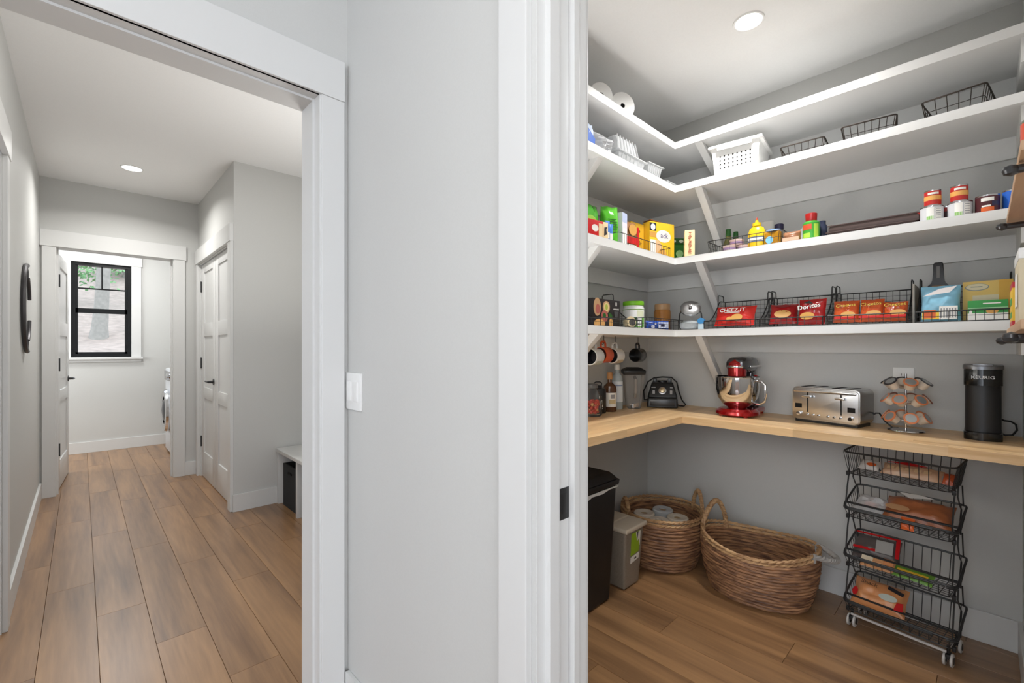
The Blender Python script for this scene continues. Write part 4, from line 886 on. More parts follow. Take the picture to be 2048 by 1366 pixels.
MB().lathe([(0, 0), (.042, 0), (.045, .005), (.045, .128), (.040, .138), (0, .140)], seg=36, cap=False).build('flask', M_('black enamel', '#161415', .3), t)
MB().cyl(0, 0, .138, .152, .024, bev=.002).build('cap', blk, t); MB().tube([(-.02, 0, .150), (-.022, 0, .166), (-.012, 0, .172), (.012, 0, .172), (.022, 0, .166), (.02, 0, .150)], .0035).build('handle', blk, t)
for k, (z0, z1, a0, a1) in enumerate(((.085, .098, 262, 278), (.03, .072, 266, 270), (.036, .05, 274, 290), (.055, .075, 276, 284), (.025, .032, 274, 288))): band(t, .0455, z0, z1, a0, a1, paper, 'white_print', seg=8)
t = thing('liquor_bottle', 'rounded amber bottle with a tan cork and pictured white label', 'bottle', (2.190, 1.478, CZ + .0005), -42)
MB().lathe([(0, 0), (.036, 0), (.038, .005), (.038, .125), (.034, .145), (.020, .158), (.013, .165), (.012, .185), (0, .186)], seg=36, cap=False).build('bottle', M_('amber liquor glass', '#5a3a26', .08), t)
MB().lathe([(0.015, .182), (.016, .186), (.015, .222), (0, .223)], seg=24, cap=False).build('cork', M_('tan cork', '#b98654', .6), t)
band(t, .0385, .028, .108, 220, 330, paper, seg=30); band(t, .0388, .045, .07, 250, 310, M_('wheat sketch print', '#c9b48a'), 'label_print'); band(t, .0388, .075, .098, 265, 300, M_('grey print', '#8d8d90'), 'label_print')
t = thing('liquor_bottle', 'clear bottle with a white cap and pale label beside the blender jug', 'bottle', (2.298, 1.500, CZ + .0005), -44)
MB().lathe([(0, 0), (.031, 0), (.033, .004), (.033, .185), (.026, .200), (.013, .215), (.013, .235), (0, .236)], seg=36, cap=False).build('bottle', M_('pale clear bottle', '#aab4b8', .08), t)
MB().cyl(0, 0, .232, .264, .016, bev=.002).build('cap', white, t)
band(t, .0335, .045, .165, 205, 335, M_('pale blue label', '#d8dfe6'), seg=30); band(t, .0338, .138, .146, 215, 325, M_('soft navy print', '#7f93b5'), 'label_print')
t = thing('blender_jug', 'tall clear blender jug with a black lid on the counter', 'blender jug', (2.402, 1.455, CZ + .0005), -50)
MB().taper((-.040, .040, -.040, .040), (-.060, .060, -.060, .060), 0.0, .205, bev=.014, seg=3).build('jug', glassy('blender jug plastic', (.95, .95, .95), .15, .05, .12, (.7, .68, .66)), t)
MB().taper((-.062, .062, -.062, .062), (-.066, .066, -.066, .066), .203, .228, bev=.006).taper((-.066, .066, -.066, .066), (-.036, .036, -.036, .036), .228, .246, bev=.004).build('lid', blk, t)
MB().tube([(.0, -.056, .19), (.0, -.088, .18), (.0, -.085, .10), (.0, -.052, .07)], .009, seg=8).build('handle', M_('smoky clear handle', '#8a8683', .2), t)
MB().cyl(0, 0, .002, .018, .022).box(-.028, .028, -.004, .004, .018, .022).box(-.004, .004, -.028, .028, .020, .028).build('blades', chrome, t)

t = thing('blender', 'black blender motor base with a dial in the counter corner', 'blender', (2.612, 1.378, CZ + .0005), -62)
black_pl = M_('black appliance plastic', '#1c1d1f', .32)
b = MB(); b.taper((-.09, .09, -.10, .09), (-.086, .086, -.092, .085), 0, .062, bev=.012, seg=3).taper((-.088, .088, -.085, .085), (-.062, .062, -.045, .06), .060, .150, bev=.010, seg=3)
b.build('housing', black_pl, t)
MB().box(-.072, .072, -.104, -.094, .012, .050, bev=.004).build('front_panel', M_('satin black panel', '#2c2e31', .25), t)
MB().cyl(0, 0.01, .145, .160, .030, bev=.002).box(-.055, -.032, -.02, .03, .145, .172, bev=.004).box(.032, .055, -.02, .03, .145, .172, bev=.004).build('jug_mount', black_pl, t)
Mk = Matrix.Translation((0, -.071, .102)) @ Matrix.Rotation(R(66), 4, 'X')
MB().lathe([(0.016, 0), (.023, 0), (.023, .003), (.016, .004)], seg=30, cap=False, M=Mk).build('dial_ring', steel, t)
MB().lathe([(.015, 0), (.015, .012), (.012, .014), (0, .014)], seg=26, cap=False, M=Mk).build('dial', M_('pale gold knob', '#d9c7a4', .25, metal=.5), t)
for sx, w in ((-1, .012), (1, .008)): MB().box(sx * .052 - w, sx * .052 + w, -.062, -.056, .118, .124, M=None).box(sx * .050 - .007, sx * .050 + .007, -.075, -.068, .082, .104).build('switch', M_('grey legend', '#9a9a9c'), t)
MB().tube([(-.05, .085, .03), (-.11, .06, .03), (-.112, .02, .09), (-.085, .0, .15), (-.05, .0, .174), (0, .02, .180), (.055, .02, .178), (.085, .02, .15), (.098, .02, .09), (.115, .01, .04), (.135, -.01, .016), (.125, -.02, .007), (.10, .0, .006), (.09, .04, .006)], .0042, seg=8).build('power_cord', blk, t)

# ---------------------------------------------------------------- stand mixer (faces west)
t = thing('stand_mixer', 'red stand mixer with a polished steel bowl on the counter', 'mixer', (2.56, 0.912, CZ + .0005), -90)
mred = M_('metallic red enamel', '#a90f12', .16, metal=.55, coat=.6); mdk = M_('dark grey reflection tone', '#3d3b3d', .16, metal=.4, coat=.5)  # dark grey head and column: reflections on the red, put into the colour
b = MB(); b.lathe([(0, .006), (.100, .006), (.108, .012), (.105, .026), (.088, .040), (.0, .044)], seg=48, c=(0, -.01), cap=False)
b.box(-.075, .075, .0, .195, .006, .036, bev=.012, seg=3)
b.build('base', mred, t)
b = MB()
for x, y in ((-.06, -.07), (.06, -.07), (-.06, .17), (.06, .17)): b.cyl(x, y, 0, .008, .012, seg=14)
b.build('foot', mred, t)
MB().taper((-.052, .052, .095, .190), (-.040, .040, .095, .165), .034, .235, bev=.016, seg=3).build('column', mdk, t)
pts = []; b = MB()                                       # motor head: loft of rounded sections along Y
secs = [(-.052, .030, .022), (-.042, .046, .036), (-.015, .053, .043), (.05, .056, .046), (.12, .054, .045), (.17, .046, .038), (.192, .028, .022)]
rings = []
for y, rx, rz in secs:
    ring = []
    for k in range(28):
        a = 2 * PI * k / 28; cx_, cz_ = math.cos(a), math.sin(a); e = 0.75
        ring.append(b.b.verts.new((rx * abs(cx_) ** e * (1 if cx_ > 0 else -1), y, .272 + rz * abs(cz_) ** e * (1 if cz_ > 0 else -1))))
    rings.append(ring)
for p, q in zip(rings, rings[1:]):
    for k in range(28): b.b.faces.new([p[k], q[k], q[(k + 1) % 28], p[(k + 1) % 28]])
b.b.faces.new(rings[0]); b.b.faces.new(rings[-1]); b.build('motor_head', mdk, t)
MB().lathe([(.034, .205), (.046, .212), (.047, .262), (.044, .282), (.030, .300), (0, .306)], seg=36, c=(0, -.018), cap=False).build('nose', mred, t)
MB().lathe([(.0485, .256), (.0492, .257), (.0492, .267), (.0485, .268)], seg=36, c=(0, -.018), cap=False).build('nose_band', chrome, t)
MB().box(-.0595, -.0555, .01, .175, .258, .267, bev=.001).box(.0555, .0595, .01, .175, .258, .267, bev=.001).build('trim_band', chrome, t)
MB().cyl(0, -.018, .178, .208, .036, r2=.040).build('attachment_hub', M_('grey collar', '#87878a', .3, metal=.7), t)
MB().box(.018, .040, -.068, -.052, .192, .208, bev=.002).build('head_latch', M_('pale grey button', '#c6c7cb', .3), t)
MB().cyl(0, 0, 0, .014, .009, seg=18, bev=.002).build('speed_knob', redpl, t, loc=(.040, .125, .205), rot=(0, R(90), 0))
MB().cyl(0, -.018, .05, .18, .004, seg=8).build('beater_shaft', steel, t)
MB().lathe([(0, .040), (.045, .041), (.05, .046), (.072, .062), (.098, .100), (.107, .140), (.108, .206), (.111, .208), (.108, .209), (.105, .200), (.104, .14), (.09, .09), (.05, .055), (0, .052)], seg=64, c=(0, -.012), cap=False).build('bowl', chrome, t)
MB().tube([(.098, -.030, .192), (.128, -.036, .190), (.146, -.040, .172), (.148, -.040, .12), (.140, -.038, .086), (.118, -.034, .072), (.082, -.026, .076)], .0065, seg=10).build('bowl_handle', chrome, t)

# ---------------------------------------------------------------- toaster
t = thing('toaster', 'four-slot brushed steel toaster with two levers on the counter', 'toaster', (2.618, 0.506, CZ + .0005), -102)
tw, td, th = .288, .150, .172
MB().prism(rrect(-tw/2, tw/2, .012, th, .022, 5), -td/2 + .008, td/2, 'XZ', bev=.003).build('shell', steel, t)
MB().prism(rrect(-tw/2 + .004, tw/2 - .004, .016, th - .008, .016, 5), -td/2, -td/2 + .010, 'XZ', bev=.002).build('front_plate', M_('bright steel face', '#c9c9ca', .26, metal=1.0), t)
MB().box(-tw/2 + .012, tw/2 - .012, -td/2 + .012, td/2 - .008, 0, .014).build('base', blk, t)
MB().box(-tw/2 + .012, tw/2 - .012, -td/2 - .006, -td/2 + .002, th - .026, th - .014, bev=.002).build('brow', chrome, t)
for x in (-.100, -.045, .035, .092): MB().box(x - .009, x + .009, -.055, .058, th - .001, th + .0012).build('bread_slot', hole, t)
for x in (-.070, .072):
    MB().box(x - .0025, x + .0025, -td/2 - .0008, -td/2 + .002, .050, th - .020).build('lever_track', hole, t)
    MB().box(x - .020, x + .020, -td/2 - .018, -td/2 - .004, .122, .134, bev=.003).box(x - .003, x + .003, -td/2 - .006, -td/2, .124, .132).build('lever', chrome, t)
for x in (-.112, .112): MB().box(x - .015, x + .015, -td/2 - .001, -td/2 + .002, .068, .090).build('display', hole, t)
for x in (-.108, .112): MB().cyl(0, 0, 0, .014, .0095, seg=22, bev=.002).build('knob', chrome, t, loc=(x, -td/2, .040), rot=(R(90), 0, 0))
for x in (-.071, -.047, -.022, .018, .044, .070): MB().cyl(0, 0, 0, .007, .0048, seg=14, bev=.001).build('button', chrome, t, loc=(x, -td/2, .038), rot=(R(90), 0, 0))
MB().tube([(.135, .072, .045), (.150, .078, .060), (.165, .074, .062), (.195, .050, .030), (.222, .048, .006), (.235, .070, .006)], .0035, seg=8).build('power_cord', blk, t)

# ---------------------------------------------------------------- outlet
t = thing('wall_outlet', 'white double outlet plate on the wall behind the pod carousel', 'outlet', (XE, 0.256, 1.098), -90)
MB().box(-.038, .038, -.005, 0, -.058, .058, bev=.002).build('wall_plate', white, t)
for dz in (-.024, .024):
    MB().disc(0, dz, .016, .017, -.0065, -.004).build('receptacle', white, t)
    MB().box(-.008, -.006, -.0072, -.006, dz - .004, dz + .006).box(.006, .008, -.0072, -.006, dz - .004, dz + .006).build('slots', hole, t)

# ---------------------------------------------------------------- pod carousel
t = thing('pod_carousel', 'round chrome carousel rack for coffee pods on the counter', 'rack', (2.598, 0.232, CZ + .0005), 0)
MB().lathe([(0, .0), (.060, .0), (.064, .003), (.062, .007), (.03, .010), (0, .011)], seg=44, cap=False).build('base', chrome, t)
MB().cyl(0, 0, .01, .250, .004, seg=12).build('pole', chrome, t)
tiers = (.058, .135, .207); pc = [M_('pod orange rim', '#d98458', .35), M_('pod dark rim', '#34343a', .35), M_('pod bronze rim', '#8c5a4b', .35)]
for k, z in enumerate(tiers):
    b = MB(); r = .040; b.tube([(r * math.cos(R(a)), r * math.sin(R(a)), z - .008) for a in range(0, 360, 15)], .0016, closed=True, seg=6)
    for q in range(6):
        a = R(q * 60 + 18 + 30 * (k % 2)); b.tube([(.003 * math.cos(a), .003 * math.sin(a), z - .014), (r * math.cos(a), r * math.sin(a), z - .008)], .0012, seg=5)
        cx_, cy_ = .066 * math.cos(a), .066 * math.sin(a)
    b.build('wire_tier', chrome, t)
tiern = ['bottom', 'middle', 'top']; dirs = {0: 'the wall', 1: 'the wall and toaster', 2: 'the toaster', 3: 'the room', 4: 'the coffee maker', 5: 'the wall and coffee maker'}
foil = M_('silver foil lid', '#b9bec0', .3, metal=.6); podw = M_('pod cup plastic', '#d9cdbd', .35)
for k, z in enumerate(tiers):
    for q in range(6):
        ang = q * 60 + 18 + 30 * (k % 2); a = R(ang); col = 0
        if k == 2: col = [1, 1, 1, 0, 1, 1][q]
        if k == 1: col = [2, 0, 0, 0, 2, 2][q]
        p = thing('coffee_pod', f"{['orange', 'dark', 'bronze'][col]}-rimmed coffee pod in the {tiern[k]} tier of the carousel, facing {dirs[q]}", 'coffee pod', (2.598 + .060 * math.cos(a), 0.232 + .060 * math.sin(a), CZ + z), 0, 'coffee pods on the carousel')
        tl = [58, 52, 38][k]
        p.rotation_euler = (Matrix.Rotation(a, 3, 'Z') @ Matrix.Rotation(R(tl), 3, 'Y')).to_euler()
        MB().lathe([(0, -.020), (.0165, -.020), (.017, -.018), (.0205, .014), (0, .014)], seg=20, cap=False).build('pod_cup', podw, p)
        MB().lathe([(.0205, .012), (.0255, .013), (.0255, .016), (.019, .0165)], seg=24, cap=False).build('pod_rim', pc[col], p)
        MB().lathe([(0.020, .0163), (0, .0167)], seg=20, cap=False).build('pod_lid', foil, p)

# ---------------------------------------------------------------- coffee maker
t = thing('coffee_maker', 'slim black pod coffee maker with a grey lid at the right end of the counter', 'coffee maker', (2.622, 0.000, CZ + .0005), -90)
kb = M_('satin black plastic', '#1f1f21', .38); kw, kd = .108, .17
def kshape(w, d, n=10):      # front is rounded
    return [(w/2, -d/2 + .03)] + [(w/2 * math.cos(R(a)), -d/2 + .03 - .03 * math.sin(R(a))) for a in range(15, 180, 15)] + [(-w/2, -d/2 + .03), (-w/2, d/2), (w/2, d/2)]
MB().prism(kshape(kw, kd), 0, .030, 'XY', bev=.002).build('drip_tray', M_('glossy black plastic', '#151515', .15), t)
MB().prism([(x, y) for x, y in kshape(kw - .006, .13)], .028, .215, 'XY').build('column', kb, t, loc=(0, .018, 0))
MB().prism(kshape(kw, kd), .215, .278, 'XY', bev=.002).build('brew_head', M_('glossy black plastic', '#151515'), t)
MB().prism(kshape(kw + .006, kd + .004), .278, .296, 'XY', bev=.005).build('lid', M_('dark silver plastic', '#77787b', .28, metal=.7), t)
MB().box(-.028, .028, -kd/2 - .004, -kd/2 + .03, .290, .301, bev=.004).build('lid_handle', M_('dark silver plastic', '#77787b'), t)
text('KEURIG', .0165, (0, -kd/2 - .0006, .247), M_('silver lettering', '#c4c4c6', .3), t, off=.02, sx=1.15)
MB().tube([(.05, .07, .075), (.060, .085, .068), (.078, .09, .066), (.092, .085, .055), (.094, .07, .035), (.082, .06, .016), (.062, .06, .012), (.048, .065, .020)], .0036, seg=8).build('power_cord', blk, t)

# ================================================================ FLOOR OF THE PANTRY
# waste bin
t = thing('trash_can', 'tall black plastic trash can with a lid beside the door jamb', 'trash can', (1.72, 1.395, 0.0004))
blkp = M_('black bin plastic', '#18191b', .5)
MB().taper((-.175, .175, -.118, .118), (-.188, .188, -.150, .140), 0, .575, bev=.018, seg=3).build('body', blkp, t)
MB().taper((-.194, .194, -.158, .148), (-.198, .198, -.162, .152), .577, .606, bev=.008, seg=2).taper((-.196, .196, -.160, .150), (-.165, .165, -.125, .12), .604, .640, bev=.014, seg=3).build('lid', blkp, t)
b = MB(); b.prism([(-.189, .572), (.189, .572), (.189, .565), (.12, .566), (.06, .556), (-.02, .560), (-.10, .536), (-.189, .535)], -.1535, -.1500, 'XZ')
b.build('liner_edge', M_('white bin liner', '#dcdcda', .4), t)
# pet food bin
t = thing('food_storage_bin', 'clear plastic food bin with a beige lid between the trash can and basket', 'storage bin', (2.082, 1.396, 0.0004))
MB().taper((-.068, .075, -.125, .125), (-.085, .095, -.142, .142), 0, .300, bev=.014, seg=3).build('body', M_('frosted plastic full of kibble', '#8d8377', .35, var=.25, bscale=160), t)
MB().box(-.096, .112, -.156, .150, .300, .324, bev=.010, seg=3).build('lid', M_('beige lid', '#d5c9b6', .4), t)
MB().taper((-.076, .092, -.05, .135), (-.07, .086, -.044, .13), .323, .329, bev=.003).build('lid_flap', M_('beige lid shade', '#c9bda9', .45), t)
Ml = Matrix.Translation((.01, -.140, .215)) @ Matrix.Rotation(R(3.2), 4, 'X')
MB().prism([(-.038, -.045), (.042, -.038), (.046, .072), (-.040, .072)], -.0022, .0, 'XZ').build('label', M_('lime label', '#95b82a', .35), t, loc=(.012, -.1375, .214), rot=(R(3.2), 0, 0), smooth=False)
MB().prism([(-.038, -.085), (.040, -.075), (.042, -.046), (-.038, -.054)], -.0022, .0, 'XZ').prism([(.0, .07), (.046, .07), (.044, -.01), (.03, .03), (.016, .02)], -.0026, 0, 'XZ').prism([(.012, .07), (.024, .07), (.018, .03)], -.0030, 0, 'XZ', 1).prism([(-.005, -.070), (.014, -.068), (.014, -.060), (-.005, -.062)], -.0027, 0, 'XZ', 1).build('label_print', [paper, M_('dark ink', '#26242a')], t, loc=(.012, -.1378, .214), rot=(R(3.2), 0, 0), smooth=False)

# woven baskets
def fibre(name, c1, c2):
    m = bpy.data.materials.new(name); m.use_nodes = True; n = m.node_tree; b = n.nodes['Principled BSDF']
    tc = n.nodes.new('ShaderNodeTexCoord'); mp = n.nodes.new('ShaderNodeMapping'); mp.inputs['Scale'].default_value = (11, 11, 75)
    n.links.new(tc.outputs['Object'], mp.inputs[0]); nz = n.nodes.new('ShaderNodeTexNoise'); nz.inputs['Scale'].default_value = 1.4; nz.inputs['Detail'].default_value = 5
    n.links.new(mp.outputs[0], nz.inputs['Vector']); rp = n.nodes.new('ShaderNodeValToRGB'); rp.color_ramp.elements[0].position = .34; rp.color_ramp.elements[1].position = .68
    rp.color_ramp.elements[0].color = (*rgb(c1), 1); rp.color_ramp.elements[1].color = (*rgb(c2), 1); n.links.new(nz.outputs['Fac'], rp.inputs[0]); n.links.new(rp.outputs[0], b.inputs['Base Color'])
    b.inputs['Roughness'].default_value = .6; bp = n.nodes.new('ShaderNodeBump'); bp.inputs['Strength'].default_value = .6; bp.inputs['Distance'].default_value = .004
    n.links.new(nz.outputs['Fac'], bp.inputs['Height']); n.links.new(bp.outputs[0], b.inputs['Normal']); MATS[name] = m; return m
fib = fibre('woven banana fibre', '#5f4030', '#b98a63'); fib2 = fibre('pale braided rim fibre', '#9a7350', '#d2ab7c'); rope = M_('grey cotton rope', '#a3a09c', .8, bump=.5, bscale=200)
def woven(name, lb, x, y, a0, b0, a1, b1, H, rz, nrow, sag, seed, grp=None):
    """oval basket: base semi-axes a0,b0 and rim a1,b1"""
    t = thing(name, lb, 'basket', (x, y, 0.0006), rz); rr = random.Random(seed); b = MB(); cr = H / nrow * 0.58; N = 88
    def P(th_, v, dr=0):
        bul = 0.10 * math.sin(PI * v) * (b0 if b0 < a0 else a0); ra = a0 + (a1 - a0) * v + bul + dr; rb = b0 + (b1 - b0) * v + bul + dr
        return (ra * math.cos(th_), rb * math.sin(th_), cr + (H - 2 * cr) * v + sag(th_) * v * v)
    for k in range(nrow - 2):
        v = k / (nrow - 1); pts, rad = [], []; s0 = rr.uniform(0, 50)
        for i in range(N):
            th_ = 2 * PI * i / N; nn = noise.noise(Vector((math.cos(th_) * 3.5 + s0, math.sin(th_) * 3.5, k * .7))); n2 = noise.noise(Vector((th_ * 9, s0, 3)))
            pts.append(P(th_, v + .012 * nn, .003 * n2)); rad.append(cr * (1 + .28 * nn + .15 * n2))
        b.tube(pts, rad, closed=True, seg=7)
    b.build('woven_body', fib, t)
    b = MB()
    for k, v in ((nrow - 2, 1 - 1.15 / (nrow - 1)), (nrow - 1, 1.0)):
        for ph in (0, PI):
            pts = []
            for i in range(170):
                th_ = 2 * PI * i / 170; w = th_ * 26 + ph + k; px, py, pz = P(th_, v, .004 * math.cos(w)); pts.append((px, py, pz + .0035 * math.sin(w)))
            b.tube(pts, cr * .62, closed=True, seg=6)
    b.build('braided_rim', fib2, t)
    b = MB(); b.lathe([(0, .004), (.97, .004), (.97, .008), (0, .008)], seg=40, cap=False, sx=a0, sy=b0); b.build('basket_base', fib, t)
    return t, P
def handle(t, P, th_c, spread, h, mats, out=0.0, r=.008, tilt=0, wraps=True):
    """arched handle rooted on the rim"""
    b = MB(); A = Vector(P(th_c - spread, 1)); B = Vector(P(th_c + spread, 1)); mid = (A + B) / 2; c = Vector((math.cos(th_c), math.sin(th_c), 0))
    pts = []
    for i in range(15):
        u = i / 14; s_ = math.sin(PI * u) ** .75; p = A.lerp(B, u) + c * (out * s_) + Vector((0, 0, h * s_)); pts.append(tuple(p))
    pts = [tuple(A - Vector((0, 0, .03)))] + pts + [tuple(B - Vector((0, 0, .03)))]
    for ph in (0, 2 * PI / 3, 4 * PI / 3):
        q = []; n_ = len(pts) * 5
        for i in range(n_):
            f = i / (n_ - 1) * (len(pts) - 1); k = min(int(f), len(pts) - 2); p = Vector(pts[k]).lerp(Vector(pts[k + 1]), f - k); w = i * .55 + ph
            q.append(p + c * math.cos(w) * r * .45 + Vector((0, 0, 1)) * math.sin(w) * r * .45)
        b.tube(q, r * .62, seg=6)
    b.build('handle', mats, t)
t, P = woven('woven_basket', 'round woven basket of paper rolls in the pantry corner', 2.492, 1.318, .185, .185, .228, .226, .305, 0, 17, lambda a: 0.0, 4)
handle(t, P, R(-40), .26, .100, fib2, out=.004, r=.012); handle(t, P, R(140), .26, .065, fib2, out=.0, r=.012)
for k, (x, y, lb) in enumerate(((2.425, 1.395, 'paper towel roll at the back left inside the corner basket'), (2.555, 1.345, 'paper towel roll at the right inside the corner basket, bluish top'), (2.375, 1.275, 'paper towel roll nearest the beige-lidded bin in the corner basket'), (2.495, 1.222, 'paper towel roll at the front of the corner basket'))):
    q = thing('paper_towel_roll', lb, 'paper roll', (x, y, .0095), 0, 'paper towel rolls in the corner basket')
    MB().lathe([(.02, 0), (.056, 0), (.060, .004), (.060, .256), (.054, .262), (.022, .258), (.02, .25), (.02, 0)], seg=36, cap=False).build('paper_roll', M_('paper towel', '#d9cfc0', .8, bump=.3, bscale=80) if k != 1 else M_('bluish wrapped paper', '#bfc3c6', .35), q)
    MB().lathe([(.020, .005), (.0205, .254), (.018, .254), (.018, .005)], seg=20, cap=False).build('core', M_('cardboard core', '#a88d6b'), q)
t, P = woven('woven_basket', 'large empty oval woven basket with rope handles on the pantry floor', 2.480, 0.792, .215, .150, .262, .190, .285, 99, 17, lambda a: .020 * math.cos(2 * a) - .008 * math.sin(a), 9)
handle(t, P, R(-24), .42, .125, fib2, out=-.01, r=.014)
handle(t, P, R(176), .34, -.020, rope, out=.085, r=.013)

# ---------------------------------------------------------------- four-tier rolling wire cart
cart = thing('rolling_wire_cart', 'four-tier dark grey wire cart on casters under the counter', 'cart', (2.555, 0.240, 0.0004), -98)
cw, cd = .372, .200
TZ = [(.685, .782, .792), (.492, .535, .600), (.275, .322, .388), (.075, .118, .188)]   # bottom, front rim, back rim
for k, (zb, zf, zk) in enumerate(TZ):
    def zr(y): 
        u = (y + cd/2) / cd; return zf + (zk - zf) * (u if k == 0 else max(0, min(1, (u - .1) / .8)) ** .8)
    rim = rrect(-cw/2, cw/2, -cd/2, cd/2, .03, 5)
    b = MB(); P3 = []
    n_ = len(rim)
    for i in range(n_):
        a_, c_ = rim[i], rim[(i + 1) % n_]; m_ = 1 if abs(a_[0] - c_[0]) + abs(a_[1] - c_[1]) < .05 else 8
        for j in range(m_): x_, y_ = a_[0] + (c_[0] - a_[0]) * j / m_, a_[1] + (c_[1] - a_[1]) * j / m_; P3.append((x_, y_, zr(y_)))
    b.tube(P3, .0042, closed=True, seg=6)
    if k: b.tube([(x_, y_, z_ - .006) for x_, y_, z_ in P3 if y_ < -cd/2 + .05], .0050, seg=6)
    rb = b.build('basket_rim', wire_m, cart)
    bx, by = cw/2 - .018, cd/2 - .014
    b = MB(); b.tube([(x_, y_, zb) for x_, y_ in rrect(-bx, bx, -by, by, .015, 3)], .0022, closed=True, seg=5)
    for i in range(12):
        u = -1 + 2 * i / 11; x0 = u * bx * .96; x1 = u * (cw/2 - .02)
        b.tube([(x1, -cd/2, zr(-cd/2)), (x0, -by, zb), (x0, by, zb), (x1, cd/2, zr(cd/2))], .0014, seg=4)
    for i in range(9):
        u = -1 + 2 * i / 8; y0 = u * by * .94; y1 = u * (cd/2 - .012)
        b.tube([(-cw/2, y1, zr(y1)), (-bx, y0, zb)], .0012, seg=4).tube([(cw/2, y1, zr(y1)), (bx, y0, zb)], .0012, seg=4).tube([(-bx, y0, zb), (bx, y0, zb)], .0011, seg=4)
    b.build('basket_wires', wire_m, cart)
for sx in (-1, 1):
    b = MB()
    for k in range(3):
        zt, zf = TZ[k][0], TZ[k + 1][1]; zk = TZ[k + 1][2]; X = sx * (cw/2 - .012)
        b.tube([(X, -.055, zt + .02), (X, -.060, zt - .01), (X, -.075, zt - .05), (X, -.097, zf + .02), (X, -.098, zf)], .0030, seg=6)
        b.tube([(X, .0, zt + .01), (X, -.01, zt - .03), (X, .02, zk + .02), (X, .055, zk - .01), (X, .04, TZ[k+1][0])], .0026, seg=6)
        b.tube([(X, .07, zt), (X, .09, zk)], .0026, seg=6)
    b.build('side_frame', wire_m, cart)
for k in range(4):
    for sx in (-1, 1): MB().box(sx * (cw/2 - .012) - .006, sx * (cw/2 - .012) + .006, -.078, -.062, TZ[k][0] - .012, TZ[k][0] + .006, bev=.002).build('joint_clip', blk, cart)
MB().box(-cw/2 + .03, cw/2 - .03, -cd/2 + .004, -cd/2 + .012, .058, .066, bev=.001).build('front_strip', M_('pale strip', '#c9c6c4', .35), cart)
for sx in (-1, 1):
    for sy in (-1, 1):
        px, py = sx * (cw/2 - .028), sy * (cd/2 - .028)
        cs = MB().cyl(px, py, .046, .076, .006, seg=12).box(px - .008, px + .008, py - .018, py + .018, .030, .050, bev=.004).build('caster', blk, cart)
        for dx in (-.011, .011):
            MB().lathe([(.006, -.004), (.021, -.005), (.025, -.003), (.025, .003), (.021, .005), (.006, .004)], seg=26, cap=False, M=Matrix.Rotation(R(90), 4, 'Y')).build('wheel', M_('grey white wheel', '#cfccc8', .4), cs, loc=(px + dx, py, .025))
            MB().lathe([(0, -.0055), (.014, -.0055), (.014, .0055), (0, .0055)], seg=18, cap=False, M=Matrix.Rotation(R(90), 4, 'Y')).build('wheel_hub', blk, cs, loc=(px + dx, py, .025))
def incart(name, lb, lx, ly, tier, w, h, d, m, tilt=80, rz=0, seed=0, crk=.25, up=.004, cat='bag'):
    a = R(-98); x = 2.555 + lx * math.cos(a) - ly * math.sin(a); y = .240 + lx * math.sin(a) + ly * math.cos(a)
    t = thing(name, lb, cat, (x, y, TZ[tier][0] + up)); t.rotation_euler = (Matrix.Rotation(R(-98 + rz), 3, 'Z') @ Matrix.Rotation(R(-tilt), 3, 'X')).to_euler()
    MB().pillow(w, h, d, seed=seed, crk=crk, nx=24, nz=18).build('pouch', m, t); return t
tan = M_('tan snack film', '#c79a70', .3); brn = M_('roasted brown film', '#a5633f', .28)
t = incart('tortilla_bag', 'long clear bag of tan squares in the top tier of the cart', .03, -.03, 0, .20, .075, .045, M_('peach clear film', '#cfa98a', .25), 62, 0, 101, up=.016)
prints(t, [('r', -.075 + .03 * k, -.052 + .03 * k, .012, .030, 0) for k in range(5)] + [('p', [(-.08, .055), (.0, .048), (.05, .056), (-.01, .066)], 1), ('r', -.07, .04, .066, .070, 2)], [M_('pale biscuit', '#dcbd90'), red, ink], .050)
t = incart('snack_bag', 'small clear bag with a pale puff at the left of the top tier', -.115, -.02, 0, .075, .06, .04, M_('milky pearl film', '#c9c4bd', .25), 55, 0, 104, up=.016)
prints(t, [('o', .012, .018, .018, .010, 0)], [orange], .042)
t = incart('snack_bag', 'small reddish-orange packet at the right of the top tier', .148, -.02, 0, .040, .058, .03, M_('rust orange film', '#b9542f', .28), 50, 0, 107, up=.012)
t = incart('bread_bag', 'large brown bag of rolls filling the right of the second tier', .055, -.055, 1, .22, .15, .08, brn, 66, 4, 110, up=.030)
prints(t, [('p', [(-.07, .135), (.0, .138), (.045, .128), (-.03, .105)], 0)], [paper], .082, 'paper_tag')
prints(t, [('o', -.06, .03, .04, .018, 0)], [tan], .082)
t = incart('produce_bag', 'crumpled clear bag with orange contents at the left of the second tier', -.110, -.05, 1, .13, .12, .06, film, 70, -6, 113, crk=.45, up=.026)
prints(t, [('o', .0, .04, .03, .02, 0)], [orange], .03)
t = incart('snack_bag', 'bright orange packet hanging at the front of the second tier', .035, -.088, 1, .045, .05, .016, M_('tangerine film', '#e0672f', .3), 25, 0, 116, up=.004)
t = incart('produce_bag', 'dark red-edged bag lying along the left of the third tier', -.095, -.0, 2, .17, .12, .055, M_('grey netting bag', '#5d5452', .35), 48, 8, 120, up=.018)
prints(t, [('p', [(-.08, .108), (.068, .108), (.068, .02), (.082, .02), (.082, .116), (-.08, .116)], 0)], [red], .060, 'red_edge')
prints(t, [('r', -.08, .0, .03, .042, 0), ('r', .0, .06, .03, .09, 1)], [red, M_('silver grey print', '#a9a6a2')], .060)
t = incart('snack_bag', 'peach and cream packet in front of the dark red-edged bag', -.07, -.07, 2, .12, .06, .035, M_('peach cream film', '#dfa473', .3), 50, 4, 123, up=.012)
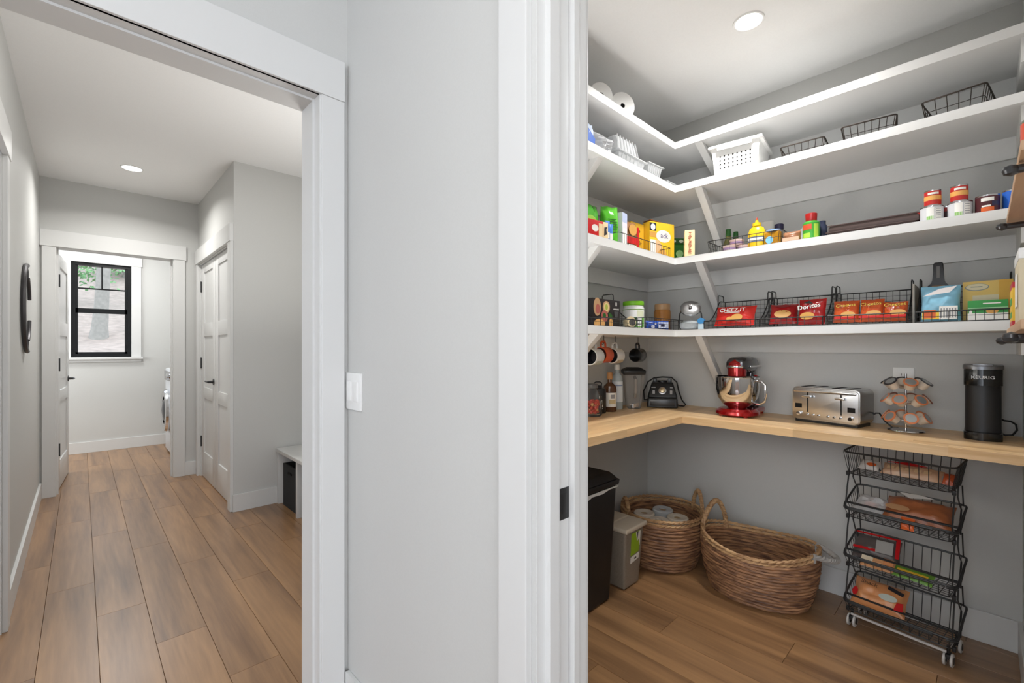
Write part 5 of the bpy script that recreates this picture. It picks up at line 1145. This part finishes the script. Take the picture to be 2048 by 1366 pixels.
prints(t, [('r', -.055, -.015, .015, .05, 0)], [M_('cream panel', '#e8d8bd')], .040, 'cream_panel')
prints(t, [('r', .02, .055, .02, .05, 0)], [M_('salmon panel', '#d98f5b')], .040, 'salmon_panel')
t = incart('snack_bag', 'yellow and green packet lying at the middle front of the third tier', .045, -.072, 2, .13, .06, .025, M_('lime green film', '#6fa53a', .3), 62, -2, 126, up=.012)
prints(t, [('r', -.05, .05, .008, .034, 0)], [M_('corn yellow print', '#e6b83a')], .028)
t = incart('potato_bag', 'orange bag with dark lettering at the left of the bottom tier', -.075, -.055, 3, .19, .135, .07, M_('apricot film', '#d8935f', .28), 52, 3, 130, up=.026)
prints(t, [('o', .035, .055, .032, .016, 0)], [M_('pale mint panel', '#c5ccc2')], .073)
prints(t, [('p', [(.03, .112), (.085, .095), (.082, .080), (.028, .096)], 0)], [ink], .073, 'dark_strip')
prints(t, [('o', -.078, .04, .010, .02, 0)], [red], .073, 'red_patch'); prints(t, [('p', [(.06, .01), (.09, .012), (.088, .05), (.066, .045)], 0)], [red], .073, 'red_patch')
text('Snack', .026, (-.035, -.0405, .094), M_('dark brown ink', '#4a3020'), t, tilt=-4)

# ---------------------------------------------------------------- wall rack on the south wall, right edge of the picture
t = thing('wall_rack', 'wooden two-tier wall rack on dark metal brackets at the right edge', 'rack', (1.40, YS, 1.25))
wr = wood('pale birch plywood', '#b08a68', '#d2b290', 'X', 10, .1, .45, .02, .03); rk = M_('gunmetal bracket', '#4a4a4c', .3, metal=.7)
for z in (.028, .302):
    MB().box(-.36, .23, .0, .072, z, z + .016, bev=.002).build('shelf_board', wr, t)
    for x in (-.30, .20):
        MB().tube([(x, 0, z - .012), (x, .075, z - .012)], .007, seg=10).lathe([(0, -.010), (.009, -.006), (.011, 0), (.009, .006), (0, .010)], seg=16, cap=False, M=Matrix.Translation((x, .080, z - .012))).lathe([(.018, 0), (.018, .005), (0, .005)], seg=20, cap=False, M=Matrix.Translation((x, 0, z - .012)) @ Matrix.Rotation(R(-90), 4, 'X')).build('bracket', rk, t)
q = thing('macaroni_box', 'narrow yellow box with red bands standing on the wall rack', 'box', (1.530, YS + .040, 1.2945), 180)
carton(q, .125, .055, .098, yellow)
for (a_, c_) in (((.0, .014), redpl),): pass
MB().box(-.0628, .0628, -.0278, .0278, .086, .0983).build('red_band', red, q); MB().box(-.0629, .0629, -.0279, .0279, .004, .014).build('red_band', red, q)
MB().box(-.045, .045, -.0282, -.0272, .05, .065).build('green_print', green, q); MB().box(-.045, .045, -.0282, -.0272, .022, .034).build('green_print', green, q)
q.rotation_euler[2] = PI
q = thing('spice_carton', 'beige carton with a white top at the right edge on the wall rack', 'carton', (1.262, YS + .038, 1.2945), 180)
carton(q, .15, .06, .112, M_('oat carton', '#cfc3a6', .5)); MB().box(-.076, .076, -.031, .031, .111, .130, bev=.002).build('lid', white, q)
MB().box(-.0758, -.0750, -.025, .025, .01, .05).build('side_print', M_('kraft side print', '#a58a63'), q); MB().box(-.03, .03, -.0315, -.0305, .03, .09).build('label', paper, q)
q = thing('soup_can', 'orange-red can on the upper board of the wall rack', 'can', (1.22, YS + .036, 1.5685)); can(q, .030, .085, M_('orange red label', '#d2492c', .4))
